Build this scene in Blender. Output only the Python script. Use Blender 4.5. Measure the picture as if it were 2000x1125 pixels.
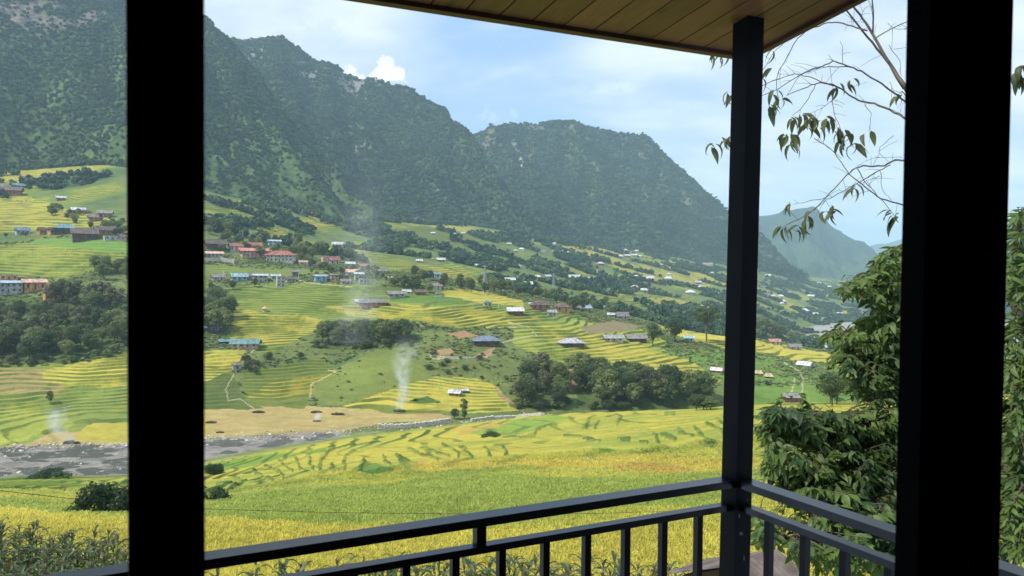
import bpy, math, random
import numpy as np
from mathutils import Vector, Matrix
R_ = math.radians
sc = bpy.context.scene
for o in list(bpy.data.objects): bpy.data.objects.remove(o)

# ------------------------------------------------------------------ camera
F = 1520.0                                   # focal length in pixels of the 2000 px wide photograph
cd = bpy.data.cameras.new("camera"); cam = bpy.data.objects.new("camera", cd)
sc.collection.objects.link(cam); sc.camera = cam
cd.sensor_width = 36; cd.lens = 36*F/2000; cd.clip_start = 0.05; cd.clip_end = 60000
CM = Matrix.Rotation(R_(90-1.5), 3, 'X') @ Matrix.Rotation(R_(0.52), 3, 'Z')
cam.matrix_world = CM.to_4x4()
cd.dof.use_dof = True; cd.dof.focus_distance = 60; cd.dof.aperture_fstop = 11
NC = np.array(CM)

# ------------------------------------------------------------------ sky, sun, exposure
SUN_EL, SUN_AZ = 52, -112                    # azimuth clockwise from +Y (view direction)
w = bpy.data.worlds.new("World"); sc.world = w; w.use_nodes = True
sc.view_settings.view_transform = 'Standard'; sc.view_settings.look = 'None'
sc.view_settings.exposure = 0.70
sc.cycles.volume_bounces = 3; sc.view_settings.gamma = 1.0
sl = bpy.data.lights.new("sun", 'SUN'); sl.energy = 3.3; sl.angle = R_(0.6); sl.color = (1, .95, .86)
so = bpy.data.objects.new("sun", sl); sc.collection.objects.link(so)
sd = Vector((math.sin(R_(SUN_AZ))*math.cos(R_(SUN_EL)), math.cos(R_(SUN_AZ))*math.cos(R_(SUN_EL)), math.sin(R_(SUN_EL))))
so.rotation_euler = sd.to_track_quat('Z', 'Y').to_euler()

class NT:
    def __init__(s, tree): s.t = tree; s.n = tree.nodes; s.l = tree.links
    def new(s, typ, **kw):
        n = s.n.new(typ)
        for k, v in kw.items(): setattr(n, k, v)
        return n
    def put(s, v, sock):
        if isinstance(v, bpy.types.NodeSocket): s.l.new(v, sock)
        elif v is not None:
            if hasattr(sock.default_value, '__len__') and isinstance(v, (tuple, list)) and len(v) == 3 and len(sock.default_value) == 4: v = (*v, 1)
            sock.default_value = v
    def m(s, op, a, b=None, c=None, clamp=False):
        n = s.new('ShaderNodeMath', operation=op); n.use_clamp = clamp
        s.put(a, n.inputs[0])
        if b is not None: s.put(b, n.inputs[1])
        if c is not None: s.put(c, n.inputs[2])
        return n.outputs[0]
    def vm(s, op, a, b=None, out=0):
        n = s.new('ShaderNodeVectorMath', operation=op); s.put(a, n.inputs[0])
        if b is not None: s.put(b, n.inputs[1])
        return n.outputs[out]
    def scale(s, a, k):
        n = s.new('ShaderNodeVectorMath', operation='SCALE'); s.put(a, n.inputs[0]); s.put(k, n.inputs[3]); return n.outputs[0]
    def mix(s, f, a, b, mode='MIX'):
        n = s.new('ShaderNodeMix', data_type='RGBA', blend_type=mode)
        s.put(f, n.inputs[0]); s.put(a, n.inputs[6]); s.put(b, n.inputs[7]); return n.outputs[2]
    def noise(s, vec, scale, detail=4, rough=.55, lac=2.0, dist=0):
        n = s.new('ShaderNodeTexNoise'); s.put(vec, n.inputs['Vector'])
        n.inputs['Scale'].default_value = scale; n.inputs['Detail'].default_value = detail
        n.inputs['Roughness'].default_value = rough; n.inputs['Distortion'].default_value = dist
        return n.outputs[0]
    def sstep(s, x, a, b):
        n = s.new('ShaderNodeMapRange', interpolation_type='SMOOTHSTEP'); s.put(x, n.inputs[0])
        n.inputs[1].default_value = a; n.inputs[2].default_value = b; n.inputs[3].default_value = 0; n.inputs[4].default_value = 1
        return n.outputs[0]
    def comb(s, x, y, z):
        n = s.new('ShaderNodeCombineXYZ'); s.put(x, n.inputs[0]); s.put(y, n.inputs[1]); s.put(z, n.inputs[2]); return n.outputs[0]
    def sep(s, v):
        n = s.new('ShaderNodeSeparateXYZ'); s.put(v, n.inputs[0]); return n.outputs

def pxdir(px, py):                            # pixel of the photograph -> unit-forward world direction
    return CM @ Vector(((px-1000)/F, -(py-562.5)/F, -1))

def build_world():
    t = NT(w.node_tree); t.n.clear()
    out = t.new('ShaderNodeOutputWorld'); bg = t.new('ShaderNodeBackground')
    sky = t.new('ShaderNodeTexSky', sky_type='NISHITA'); sky.sun_disc = False
    sky.sun_elevation = R_(SUN_EL); sky.sun_rotation = R_(SUN_AZ); sky.altitude = 900; sky.dust_density = .6; sky.air_density = 1.0
    tc = t.new('ShaderNodeTexCoord'); d = t.vm('NORMALIZE', tc.outputs['Generated'])
    x, y, z = t.sep(d)
    h = t.m('ADD', t.m('MAXIMUM', z, 0), .16)
    pl = t.comb(t.m('DIVIDE', x, h), t.m('DIVIDE', y, h), 0)
    # broad stratus, streaked along the valley
    mp = t.new('ShaderNodeMapping'); t.put(pl, mp.inputs[0]); mp.inputs['Rotation'].default_value = (0, 0, R_(24)); mp.inputs['Scale'].default_value = (.55, 1.5, 1)
    n1 = t.noise(mp.outputs[0], 1.1, 7, .55, dist=.4)
    n2 = t.noise(pl, 2.6, 8, .6, dist=.3)
    n3 = t.noise(mp.outputs[0], 5.0, 6, .6)
    def blob(px, py, r0, r1):
        v = pxdir(px, py).normalized()
        dt = t.vm('DOT_PRODUCT', d, tuple(v), out=1)
        return t.sstep(dt, math.cos(r0), math.cos(r1))
    left = blob(420, -60, .30, .06); right = blob(1750, 180, .42, .10)
    low = t.sstep(z, .22, .02); clear = blob(900, 200, .21, .03)
    cov = t.m('ADD', t.m('MULTIPLY', n1, .65), t.m('MULTIPLY', n2, .35))
    cov = t.m('ADD', cov, t.m('MULTIPLY', left, .26)); cov = t.m('ADD', cov, t.m('MULTIPLY', right, .16))
    cov = t.m('SUBTRACT', cov, t.m('MULTIPLY', clear, .12))
    c1 = t.sstep(cov, .37, .70)
    wisp = t.m('MULTIPLY', t.sstep(n3, .52, .75), .35)
    # one small cumulus standing over the ridge, and a grey scrap
    vv = d
    nn = t.noise(vv, 42, 6, .6); nn2 = t.m('MULTIPLY', t.m('SUBTRACT', nn, .5), .085)
    def puff(px, py, r, sy=1.0, amp=1.0):
        v = pxdir(px, py).normalized()
        df = t.vm('SUBTRACT', d, tuple(v)); a, b, c = t.sep(df)
        ln = t.vm('LENGTH', t.comb(a, b, t.m('MULTIPLY', c, sy)), out=1)
        ln = t.m('ADD', ln, t.m('MULTIPLY', nn2, amp))
        return t.sstep(ln, r*1.22, r*.66)
    p = t.m('MAXIMUM', puff(752, 148, .016), puff(733, 152, .011)); p = t.m('MAXIMUM', p, puff(703, 152, .011, 1.6)); p = t.m('MAXIMUM', p, puff(768, 152, .011, 1.4))
    g = t.m('MULTIPLY', puff(640, 72, .020, 1.0, 1.6), .55)
    wis = t.m('MULTIPLY', t.m('MAXIMUM', puff(1190, 172, .045, 5, 1.1), puff(975, 222, .035, 3.5, 1.6)), .5)
    wis = t.m('MULTIPLY', wis, t.sstep(nn, .4, .65))
    cl = t.m('MAXIMUM', c1, wisp); cl = t.m('MULTIPLY', cl, .9)
    shade = t.sstep(t.noise(pl, 1.7, 5, .6), .35, .7)
    ccol = t.mix(shade, (6.7, 7.15, 7.6), (4.2, 5.0, 6.0))
    blue = t.mix(.75, sky.outputs[0], (2.9, 4.45, 7.0))
    col = t.mix(cl, blue, ccol)
    col = t.mix(t.m('MULTIPLY', low, .35), col, (5.6, 6.9, 7.9))
    col = t.mix(g, col, (4.6, 5.5, 6.4)); col = t.mix(wis, col, (6.6, 7.4, 8.0))
    col = t.mix(p, col, (7.9, 8.2, 8.5))
    t.put(col, bg.inputs[0]); bg.inputs[1].default_value = 0.098
    t.l.new(bg.outputs[0], out.inputs[0])
build_world()

# ------------------------------------------------------------------ helpers
def tag(o, label=None, cat=None, group=None, kind=None):
    if label: o['label'] = label
    if cat: o['category'] = cat
    if group: o['group'] = group
    if kind: o['kind'] = kind
    return o
def link(o): sc.collection.objects.link(o); return o
def empty(name, loc, rz=0, label=None, cat=None, group=None):
    o = bpy.data.objects.new(name, None); o.location = loc; o.rotation_euler = (0, 0, rz); o.empty_display_size = .3
    link(o); return tag(o, label, cat, group)
class MB:
    def __init__(s): s.v = []; s.f = []
    def poly(s, pts):
        n = len(s.v); s.v += [tuple(p) for p in pts]; s.f.append(tuple(range(n, n+len(pts)))); return s
    def hexa(s, p):                           # 8 points: bottom ring then top ring
        n = len(s.v); s.v += [tuple(q) for q in p]
        s.f += [tuple(n+i for i in q) for q in ((3,2,1,0),(4,5,6,7),(0,1,5,4),(1,2,6,5),(2,3,7,6),(3,0,4,7))]; return s
    def box(s, x0, x1, y0, y1, z0, z1):
        return s.hexa([(x0,y0,z0),(x1,y0,z0),(x1,y1,z0),(x0,y1,z0),(x0,y0,z1),(x1,y0,z1),(x1,y1,z1),(x0,y1,z1)])
    def tube(s, pts, rad, n=6, cap=True):
        pts = [Vector(p) for p in pts]; k = len(pts)
        if not hasattr(rad, '__len__'): rad = [rad]*k
        b = len(s.v)
        for i, p in enumerate(pts):
            d = (pts[min(i+1, k-1)]-pts[max(i-1, 0)]).normalized()
            a = d.cross(Vector((0, 0, 1)))
            if a.length < .05: a = d.cross(Vector((1, 0, 0)))
            a.normalize(); c = d.cross(a)
            for j in range(n):
                t = 2*math.pi*j/n; q = p+(a*math.cos(t)+c*math.sin(t))*rad[i]; s.v.append(tuple(q))
        for i in range(k-1):
            for j in range(n):
                j2 = (j+1) % n; s.f.append((b+i*n+j, b+i*n+j2, b+(i+1)*n+j2, b+(i+1)*n+j))
        if cap: s.f.append(tuple(b+j for j in range(n))[::-1]); s.f.append(tuple(b+(k-1)*n+j for j in range(n)))
        return s
    def mesh(s, name, mat, smooth=False):
        me = bpy.data.meshes.new(name); me.from_pydata(s.v, [], s.f)
        if mat: me.materials.append(mat)
        if smooth: me.polygons.foreach_set('use_smooth', [True]*len(me.polygons))
        me.update(); return me
    def build(s, name, mat, parent=None, smooth=False):
        o = bpy.data.objects.new(name, s.mesh(name, mat, smooth)); link(o)
        if parent: o.parent = parent
        return o
def np_mesh(name, V, faces, mat, smooth=True):
    me = bpy.data.meshes.new(name); nf = len(faces); k = faces.shape[1]
    me.vertices.add(len(V)); me.vertices.foreach_set('co', V.astype(np.float32).ravel())
    me.loops.add(nf*k); me.loops.foreach_set('vertex_index', faces.astype(np.int32).ravel())
    me.polygons.add(nf); me.polygons.foreach_set('loop_start', np.arange(0, nf*k, k, dtype=np.int32))
    if smooth: me.polygons.foreach_set('use_smooth', np.ones(nf, dtype=bool))
    me.update(calc_edges=True); me.materials.append(mat); return me
def copy_of(me_obj, parent, name=None):
    c = me_obj.copy(); link(c); c.parent = parent; return c

# value noise in numpy
_tabs = {}
def vn(x, y, seed=0):
    if seed not in _tabs: _tabs[seed] = np.random.RandomState(seed+11).rand(256, 256).astype(np.float32)
    T = _tabs[seed]; xi = np.floor(x).astype(np.int64); yi = np.floor(y).astype(np.int64)
    fx = (x-xi); fy = (y-yi); fx = fx*fx*(3-2*fx); fy = fy*fy*(3-2*fy)
    a = T[xi & 255, yi & 255]; b = T[(xi+1) & 255, yi & 255]; c = T[xi & 255, (yi+1) & 255]; d = T[(xi+1) & 255, (yi+1) & 255]
    return (a*(1-fx)+b*fx)*(1-fy)+(c*(1-fx)+d*fx)*fy
def fbm(x, y, seed=0, oct=4, gain=.5):
    s = 0; a = 1; t = 0
    for i in range(oct):
        s = s+a*vn(x*2**i+i*17.3, y*2**i-i*9.1, seed+i); t += a; a *= gain
    return s/t
def sm(x, a, b):
    t = np.clip((x-a)/(b-a), 0, 1); return t*t*(3-2*t)
def pchip(x, y, xq):                          # monotone cubic, y may be (K, n) with xq scalar grid shared
    x = np.asarray(x, float); y = np.asarray(y, float)
    h = np.diff(x); dl = np.diff(y)/h; m = np.zeros_like(y)
    m[1:-1] = np.where(dl[:-1]*dl[1:] > 0, 2*dl[:-1]*dl[1:]/np.where(np.abs(dl[:-1]+dl[1:]) < 1e-12, 1, dl[:-1]+dl[1:]), 0)
    m[0] = dl[0]; m[-1] = dl[-1]
    i = np.clip(np.searchsorted(x, xq)-1, 0, len(x)-2); t = np.clip((xq-x[i])/h[i], 0, 1)
    return (2*t**3-3*t**2+1)*y[i]+(t**3-2*t**2+t)*h[i]*m[i]+(-2*t**3+3*t**2)*y[i+1]+(t**3-t**2)*h[i]*m[i+1]

# ------------------------------------------------------------------ materials
def mat_new(name):
    m = bpy.data.materials.new(name); m.use_nodes = True; t = NT(m.node_tree)
    return m, t, m.node_tree.nodes['Principled BSDF']
def bump(t, bs, h, strength=.3, dist=.02):
    b = t.new('ShaderNodeBump'); b.inputs['Strength'].default_value = strength; b.inputs['Distance'].default_value = dist
    t.put(h, b.inputs['Height']); t.l.new(b.outputs[0], bs.inputs['Normal'])
def mat_flat(name, col, rough=.7, var=.25, scale=3.0, metal=0, spec=.3, rnd=0):
    m, t, bs = mat_new(name)
    tc = t.new('ShaderNodeTexCoord')
    n = t.noise(tc.outputs['Object'], scale, 5, .6)
    dark = tuple(c*(1-var) for c in col); lite = tuple(min(1, c*(1+var)) for c in col)
    c = t.mix(t.sstep(n, .3, .7), dark, lite)
    if rnd:
        oi = t.new('ShaderNodeObjectInfo')
        hv = t.new('ShaderNodeHueSaturation'); t.put(c, hv.inputs['Color'])
        t.put(t.m('MULTIPLY_ADD', oi.outputs['Random'], rnd*2, 1-rnd), hv.inputs['Value'])
        c = hv.outputs[0]
    t.put(c, bs.inputs['Base Color']); bs.inputs['Roughness'].default_value = rough; bs.inputs['Metallic'].default_value = metal
    bs.inputs['Specular IOR Level'].default_value = spec
    return m
MF = {}
def M(key, *a, **k):
    if key not in MF: MF[key] = mat_flat(key, *a, **k)
    return MF[key]

def mat_leaf(name, c0, c1, c2, scale=.25, trans=.25, rough=.55, spec=.25, objrand=.35, space='Object'):
    m, t, bs = mat_new(name)
    g = t.new('ShaderNodeTexCoord'); gp = t.new('ShaderNodeNewGeometry'); n = t.noise(gp.outputs['Position'] if space == 'World' else g.outputs[space], scale, 5, .65)
    oi = t.new('ShaderNodeObjectInfo')
    f = t.m('ADD', n, t.m('MULTIPLY', t.m('SUBTRACT', oi.outputs['Random'], .5), objrand))
    c = t.mix(t.sstep(f, .3, .52), c0, c1); c = t.mix(t.sstep(f, .52, .75), c, c2)
    t.put(c, bs.inputs['Base Color']); bs.inputs['Roughness'].default_value = rough; bs.inputs['Specular IOR Level'].default_value = spec
    if trans:
        tr = t.new('ShaderNodeBsdfTranslucent'); t.put(t.mix(.6, c, tuple(min(1, k*1.6) for k in c2)), tr.inputs[0])
        mx = t.new('ShaderNodeMixShader'); mx.inputs[0].default_value = trans
        t.l.new(bs.outputs[0], mx.inputs[1]); t.l.new(tr.outputs[0], mx.inputs[2])
        t.l.new(mx.outputs[0], m.node_tree.nodes['Material Output'].inputs[0])
    return m
M_crown = mat_leaf('foliage_broadleaf', (.05, .085, .03), (.105, .145, .045), (.21, .24, .08), scale=5.0, objrand=.7, trans=.35)
M_crown_dry = mat_leaf('foliage_dry', (.07, .08, .035), (.13, .13, .06), (.20, .19, .09), scale=5.0)
M_forest = mat_leaf('foliage_mountain', (.018, .046, .026), (.038, .082, .034), (.095, .145, .046), scale=.011, space='World', objrand=.34, trans=0)
M_bush = mat_leaf('foliage_bush', (.020, .042, .012), (.042, .078, .020), (.09, .14, .035), scale=3.0)
M_bark = mat_flat('bark', (.12, .09, .065), .9, .35, 9)

# ------------------------------------------------------------------ terrain control table
COL = [-600, 0, 250, 450, 650, 850, 1050, 1250, 1430, 1620, 1800, 2100, 2700]
def Y(*v): return ('y', v)
def Z(*v): return ('z', v)
CTL = [  # (distance per column, ('y' pixel | 'z' metres) per column)
 ([2]*13,                                                     Z(*[-7.5]*13)),
 ([22]*13,                                                    Z(-11,-11,-11,-11,-11,-11,-11,-11,-11.2,-11,-10.5,-10,-10)),
 ([45]*13,                                                    Y(1078,1078,1078,1080,1082,1082,1075,1062,1052,1042,1035,1030,1030)),
 ([80]*13,                                                    Y(1012,1012,1012,1008,995,985,975,965,957,950,945,940,940)),
 ([130,130,130,135,140,140,140,135,130,130,130,130,130],      Y(970,970,968,960,932,912,898,885,872,865,860,855,855)),
 ([222,225,230,242,258,268,262,245,235,225,220,215,215],      Y(938,936,928,900,863,834,811,802,793,786,782,775,770)),
 ([250,252,258,287,316,337,356,350,360,365,370,375,380],      Z(-69,-69,-69.5,-69.7,-70,-70.5,-71,-71.5,-72,-72.5,-73,-73,-73)),
 ([284,286,297,309,324,340,362,376,388,400,405,410,415],      Z(-69,-69,-69.5,-69.7,-70,-70.5,-71,-71.5,-72,-72.5,-73,-73,-73)),
 ([330,330,338,368,374,384,392,402,412,425,430,435,440],      Z(-67,-67,-67,-66.5,-66.5,-66,-66,-64,-63,-64,-64,-64,-64)),
 ([400,400,410,430,440,440,450,470,475,520,530,540,550],      Y(715,715,692,684,690,672,682,690,708,704,706,706,706)),
 ([520,520,530,540,560,560,560,560,562,600,600,600,600],      Y(560,560,562,576,566,577,606,650,666,694,716,720,720)),
 ([640,640,640,680,690,700,720,760,760,850,870,880,900],      Z(20,20,20.7,7.6,1.6,-9,-27,-43,-73,-96,-102,-104,-104)),
 ([850,850,850,900,1000,1050,1150,1250,1350,1450,1500,1500,1500], Y(385,392,395,422,470,502,545,578,604,652,654,655,655)),
 ([1150,1150,1150,1250,1500,1800,2200,2500,3200,4000,4500,4500,4500], Y(325,330,340,388,422,442,462,492,512,545,560,560,560)),
 ([16500]*13,                                                 Z(60,60,60,60,60,50,40,0,-60,-100,-110,-110,-110)),
]
def el(px, py):                               # tan(elevation) through a pixel
    px = np.asarray(px, float); py = np.asarray(py, float)
    dx = (px-1000)/F; dy = -(py-562.5)/F
    W = [NC[i,0]*dx+NC[i,1]*dy-NC[i,2] for i in range(3)]
    return W[2]/np.hypot(W[0], W[1])
def az(px):
    px = np.asarray(px, float); dx = (px-1000)/F; dy = -(525-562.5)/F
    return np.arctan2(NC[0,0]*dx+NC[0,1]*dy-NC[0,2], NC[1,0]*dx+NC[1,1]*dy-NC[1,2])
def project(X, Yw, Zw):
    lx = NC[0,0]*X+NC[1,0]*Yw+NC[2,0]*Zw; ly = NC[0,1]*X+NC[1,1]*Yw+NC[2,1]*Zw; lz = -(NC[0,2]*X+NC[1,2]*Yw+NC[2,2]*Zw)
    lz = np.maximum(lz, .01); return 1000+F*lx/lz, 562.5-F*ly/lz
cols = np.concatenate([np.arange(-600, -60, 20), np.arange(-60, 2060, 2), np.arange(2060, 2701, 20)]).astype(float)
rows = np.concatenate([np.geomspace(2, 25, 50)[:-1], np.geomspace(25, 250, 400)[:-1], np.linspace(250, 700, 840)[:-1], np.geomspace(700, 1600, 420)[:-1], np.geomspace(1600, 4500, 160)[:-1], np.geomspace(4500, 16500, 25)])
K = len(CTL)
Dk = np.zeros((K, len(cols))); Zk = np.zeros((K, len(cols)))
for k, (D, (kind, v)) in enumerate(CTL):
    if 5 <= k < K-1: D = np.array(D)/np.cos(np.clip(az(np.array(COL, float)), -.585, .585))
    zz = np.array(v, float) if kind == 'z' else np.array(D)*el(COL, v)
    Dk[k] = pchip(COL, D, cols); Zk[k] = pchip(COL, zz, cols)
h = np.diff(Dk, axis=0); dl = np.diff(Zk, axis=0)/h
mm = np.zeros_like(Zk); prod = dl[:-1]*dl[1:]; sden = np.where(np.abs(dl[:-1]+dl[1:]) < 1e-9, 1, dl[:-1]+dl[1:])
mm[1:-1] = np.where(prod > 0, 2*prod/sden, 0); mm[0] = dl[0]; mm[-1] = dl[-1]
Hg = np.zeros((len(rows), len(cols)))
for j in range(len(cols)):
    i = np.clip(np.searchsorted(Dk[:, j], rows)-1, 0, K-2); t = np.clip((rows-Dk[i, j])/h[i, j], 0, 1); hh = h[i, j]
    Hg[:, j] = (2*t**3-3*t**2+1)*Zk[i, j]+(t**3-2*t**2+t)*hh*mm[i, j]+(-2*t**3+3*t**2)*Zk[i+1, j]+(t**3-t**2)*hh*mm[i+1, j]
A = az(cols); AA, DD = np.meshgrid(A, rows); XX = np.sin(AA)*DD; YY = np.cos(AA)*DD
KD = [pchip(cols, Dk[k], cols) for k in range(K)]
river = np.minimum(sm(DD, 0, 1)*0+sm(DD-KD[6][None, :], -14, 2), 1-sm(DD-KD[7][None, :], -2, 10))
river = river*(1-sm(np.broadcast_to(cols[None], DD.shape), 640, 720))
# undulation growing with distance, absent on the river
und = (fbm(XX/70, YY/70, 3, 3)-.5)*sm(DD, 25, 120)*4 + (fbm(XX/260, YY/260, 7, 3)-.5)*sm(DD, 350, 900)*26*(1-sm(DD, 5000, 9000))
und *= (1-river)*sm(np.abs(DD-245), 0, 45)
Hg += und
PX, PY = project(XX, YY, Hg)
jx = (fbm(XX/9, YY/9, 21, 4, .65)-.5)*14+(fbm(XX/40, YY/40, 27, 2)-.5)*16*sm(DD, 200, 260); jy = (fbm(XX/9+50, YY/9, 25, 4, .65)-.5)*8+(fbm(XX/40, YY/40, 29, 2)-.5)*5*sm(DD, 200, 260)
# ---- land cover: masks drawn as outlines on the hillside -------------------------------------------
IW, IH, OX = 3400, 1400, 700
def blank(): return np.zeros((IH, IW), np.float32)
def fill(img, poly, v=1.0):
    P = [(p[0]+OX, p[1]) for p in poly]; xs = [p[0] for p in P]; ys = [p[1] for p in P]
    x0, x1, y0, y1 = max(0, int(min(xs))), min(IW, int(max(xs))+2), max(0, int(min(ys))), min(IH, int(max(ys))+2)
    gx, gy = np.meshgrid(np.arange(x0, x1)+.5, np.arange(y0, y1)+.5); ins = np.zeros(gx.shape, bool)
    for a in range(len(P)):
        (xa, ya), (xb, yb) = P[a], P[(a+1) % len(P)]
        if ya == yb: continue
        ins ^= ((ya > gy) != (yb > gy)) & (gx < (xb-xa)*(gy-ya)/(yb-ya)+xa)
    img[y0:y1, x0:x1][ins] = v
def stroke(img, pts, wd, v=1.0):
    for (xa, ya), (xb, yb) in zip(pts[:-1], pts[1:]):
        x0, x1 = max(0, int(min(xa, xb)-wd-1+OX)), min(IW, int(max(xa, xb)+wd+2+OX)); y0, y1 = max(0, int(min(ya, yb)-wd-1)), min(IH, int(max(ya, yb)+wd+2))
        gx, gy = np.meshgrid(np.arange(x0, x1)-OX+.5, np.arange(y0, y1)+.5); L = max(1e-6, (xb-xa)**2+(yb-ya)**2)
        t = np.clip(((gx-xa)*(xb-xa)+(gy-ya)*(yb-ya))/L, 0, 1); d = np.hypot(gx-xa-t*(xb-xa), gy-ya-t*(yb-ya))
        img[y0:y1, x0:x1] = np.where(d < wd*.5, v, img[y0:y1, x0:x1])
def lookup(img, jit=1.0):
    xi = np.clip((PX+jx*jit+OX), 0, IW-1).astype(int); yi = np.clip(PY+jy*jit, 0, IH-1).astype(int); return img[yi, xi]
far = DD > KD[6][None, :]
NOISE = fbm(XX/30, YY/30, 31, 4); NF = fbm(XX/6, YY/6, 41, 3); NB = fbm(XX/110, YY/110, 51, 3)
def C(r, g, b): return np.array([r, g, b], np.float32)
GRASS = C(.135, .165, .048); SCRUB = C(.075, .105, .034); YEL = C(.42, .355, .06); GRN = C(.205, .235, .052); LIME = C(.29, .30, .055); TAN = C(.35, .265, .10)
MEAD = C(.155, .185, .042); BARE = C(.34, .20, .11); PATH = C(.42, .34, .22); DARK = C(.038, .066, .02); BRIGHT = C(.145, .235, .045)
colr = np.zeros(DD.shape+(3,), np.float32)
colr[:] = GRASS
m3 = lambda a: a[..., None]
colr = colr*(1-m3(sm(NOISE, .42, .66)))+SCRUB*1.25*m3(sm(NOISE, .42, .66)); colr *= m3(.72+.56*fbm(XX/14, YY/8, 35, 4, .6))
tm = np.zeros(DD.shape, np.float32)
def paint(mask, c, terr=None):
    global colr, tm
    mk = m3(mask.astype(np.float32)); colr = colr*(1-mk)+c*mk
    if terr is not None: tm = tm*(1-mask)+terr*mask
# distant patchwork of fields (beyond 650 m)
pw = fbm(XX/90+.3*NB, YY/150, 61, 3); ff = sm(DD, 620, 760)*far
paint(ff*sm(pw, .47, .50), C(.15, .20, .045), .7); paint(ff*sm(pw, .54, .56), LIME*.8, .8); paint(ff*sm(pw, .63, .65), YEL*.85, .8)
FARP = [
 (YEL*.9, .9, [(-650,300),(0,372),(60,385),(130,408),(200,425),(260,435),(260,455),(110,441),(60,452),(0,455),(-650,455)]),
 (LIME*.9, 1, [(-650,485),(0,478),(80,474),(260,498),(260,520),(170,530),(110,545),(0,537),(-650,540)]),
 (BRIGHT, .3, [(70,466),(250,466),(260,494),(120,482),(60,476)]),
 (GRN, 1, [(-650,712),(0,716),(130,709),(200,698),(250,680),(400,690),(400,830),(250,826),(170,850),(90,868),(0,884),(-650,900)]),
 (TAN*.9, 1, [(-650,715),(0,720),(90,722),(150,735),(110,770),(0,762),(-650,765)]),
 (YEL, 1, [(90,725),(160,705),(250,692),(400,690),(400,755),(250,754),(150,752),(80,742)]),
 (LIME, 1, [(-650,800),(0,790),(60,780),(130,810),(150,828),(60,850),(0,868),(-650,890)]),
 (TAN, .15, [(-650,905),(0,872),(60,862),(100,842),(170,838),(180,826),(250,824),(400,796),(480,796),(600,790),(760,803),(850,806),(885,812),(850,822),(740,826),(660,843),(400,856),(250,868),(-650,900)]),
 (YEL*.85, .1, [(170,829),(250,824),(400,800),(400,850),(250,862),(140,862)]),
 (YEL*1.05, 1, [(400,684),(482,684),(470,705),(452,722),(400,744),(330,750),(330,690)]),
 (GRASS*.8, .9, [(400,744),(452,724),(470,770),(520,798),(400,800),(300,800),(300,750)]),
 (GRN, 1, [(430,562),(560,552),(720,556),(880,566),(1010,588),(1150,620),(1120,640),(1000,640),(900,640),(820,630),(700,622),(620,635),(600,655),(520,690),(430,660),(400,640),(440,600)]),
 (YEL*.95, 1, [(450,600),(520,612),(600,615),(640,625),(600,650),(560,672),(500,672),(440,655),(400,640)]),
 (YEL*.95, 1, [(640,598),(740,592),(850,598),(960,606),(1060,620),(1000,640),(900,636),(790,622),(690,618)]),
 (BRIGHT*.8, .5, [(760,572),(850,574),(930,588),(860,596),(760,586)]),
 (YEL*1.02, .5, [(862,566),(930,566),(1020,588),(1022,597),(940,590),(880,578)]),
 (YEL*.8, .8, [(820,514),(880,526),(930,530),(900,542),(850,534),(820,524)]),
 (LIME, 1, [(1000,640),(1120,625),(1250,640),(1300,665),(1300,690),(1360,700),(1410,745),(1340,745),(1200,712),(1120,712),(1060,698),(1000,672)]),
 (YEL*.95, 1, [(1060,632),(1160,655),(1240,668),(1290,690),(1350,705),(1410,748),(1340,742),(1230,716),(1160,700),(1060,655)]),
 (GRN*.75, .8, [(480,722),(620,698),(662,722),(650,748),(610,765),(600,796),(490,792),(470,760)]),
 (YEL*.8, 1, [(520,745),(640,730),(645,745),(610,762),(560,775),(480,778)]),
 (MEAD, 0, [(650,722),(700,700),(780,690),(840,720),(830,758),(760,772),(690,792),(640,788),(606,768),(620,748)]),
 (YEL*1.05, 1, [(672,792),(700,782),(760,762),(850,736),(930,738),(975,760),(992,796),(1030,800),(960,808),(880,803),(780,806),(720,800)]),
 (BRIGHT*.55, 0, [(800,782),(835,772),(862,785),(840,787)]),
 (YEL, .9, [(1275,630),(1330,640),(1400,650),(1470,662),(1640,694),(1665,712),(1580,712),(1480,688),(1410,678),(1350,664),(1300,650)]),
 (BRIGHT*.85, 0, [(1290,688),(1400,684),(1470,690),(1560,706),(1640,712),(1760,745),(1760,800),(1440,800),(1412,745),(1340,700)]),
 (C(.2,.16,.08), 0, [(1130,640),(1200,625),(1260,636),(1230,646),(1150,652)]),
 (YEL*.8, .8, [(1090,458),(1130,460),(1180,470),(1222,486),(1200,496),(1150,492),(1100,474)]),
 (GRN*.8, .8, [(1150,578),(1300,572),(1412,590),(1415,640),(1330,635),(1240,612)]),
 (YEL*.75, .6, [(1220,585),(1300,580),(1380,596),(1330,602)]),
 (LIME*.7, .8, [(690,488),(790,508),(870,535),(800,530),(700,508)]),
 (YEL*.75, .8, [(510,440),(560,448),(556,466),(512,456)]),
 (LIME*.85, .9, [(400,402),(480,408),(560,424),(620,436),(520,434),(400,438)]),
 (MEAD*.9, .8, [(820,440),(900,452),(1000,480),(900,500),(800,475),(740,452)]),
 (C(.33,.21,.14), 0, [(1500,636),(1560,640),(1760,640),(1760,649),(1560,648)]),
]
img_far = [(c, t_, blank()) for c, t_, p in FARP]
for (c, t_, im), (_, _, p) in zip(img_far, FARP):
    fill(im, p); xs = [q[0] for q in p]; ys = [q[1] for q in p]
    mk = lookup(im, .55 if min(ys) < 520 else .9)*far
    dl_ = 1+(.28*(NOISE-.5)+.25*(NB-.5)) if t_ > .45 else .72+.3*NOISE+.36*fbm(XX/11, YY/6, 37, 4, .65)
    paint(mk, (c[None, None, :]*m3(dl_)).astype(np.float32), t_)
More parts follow.
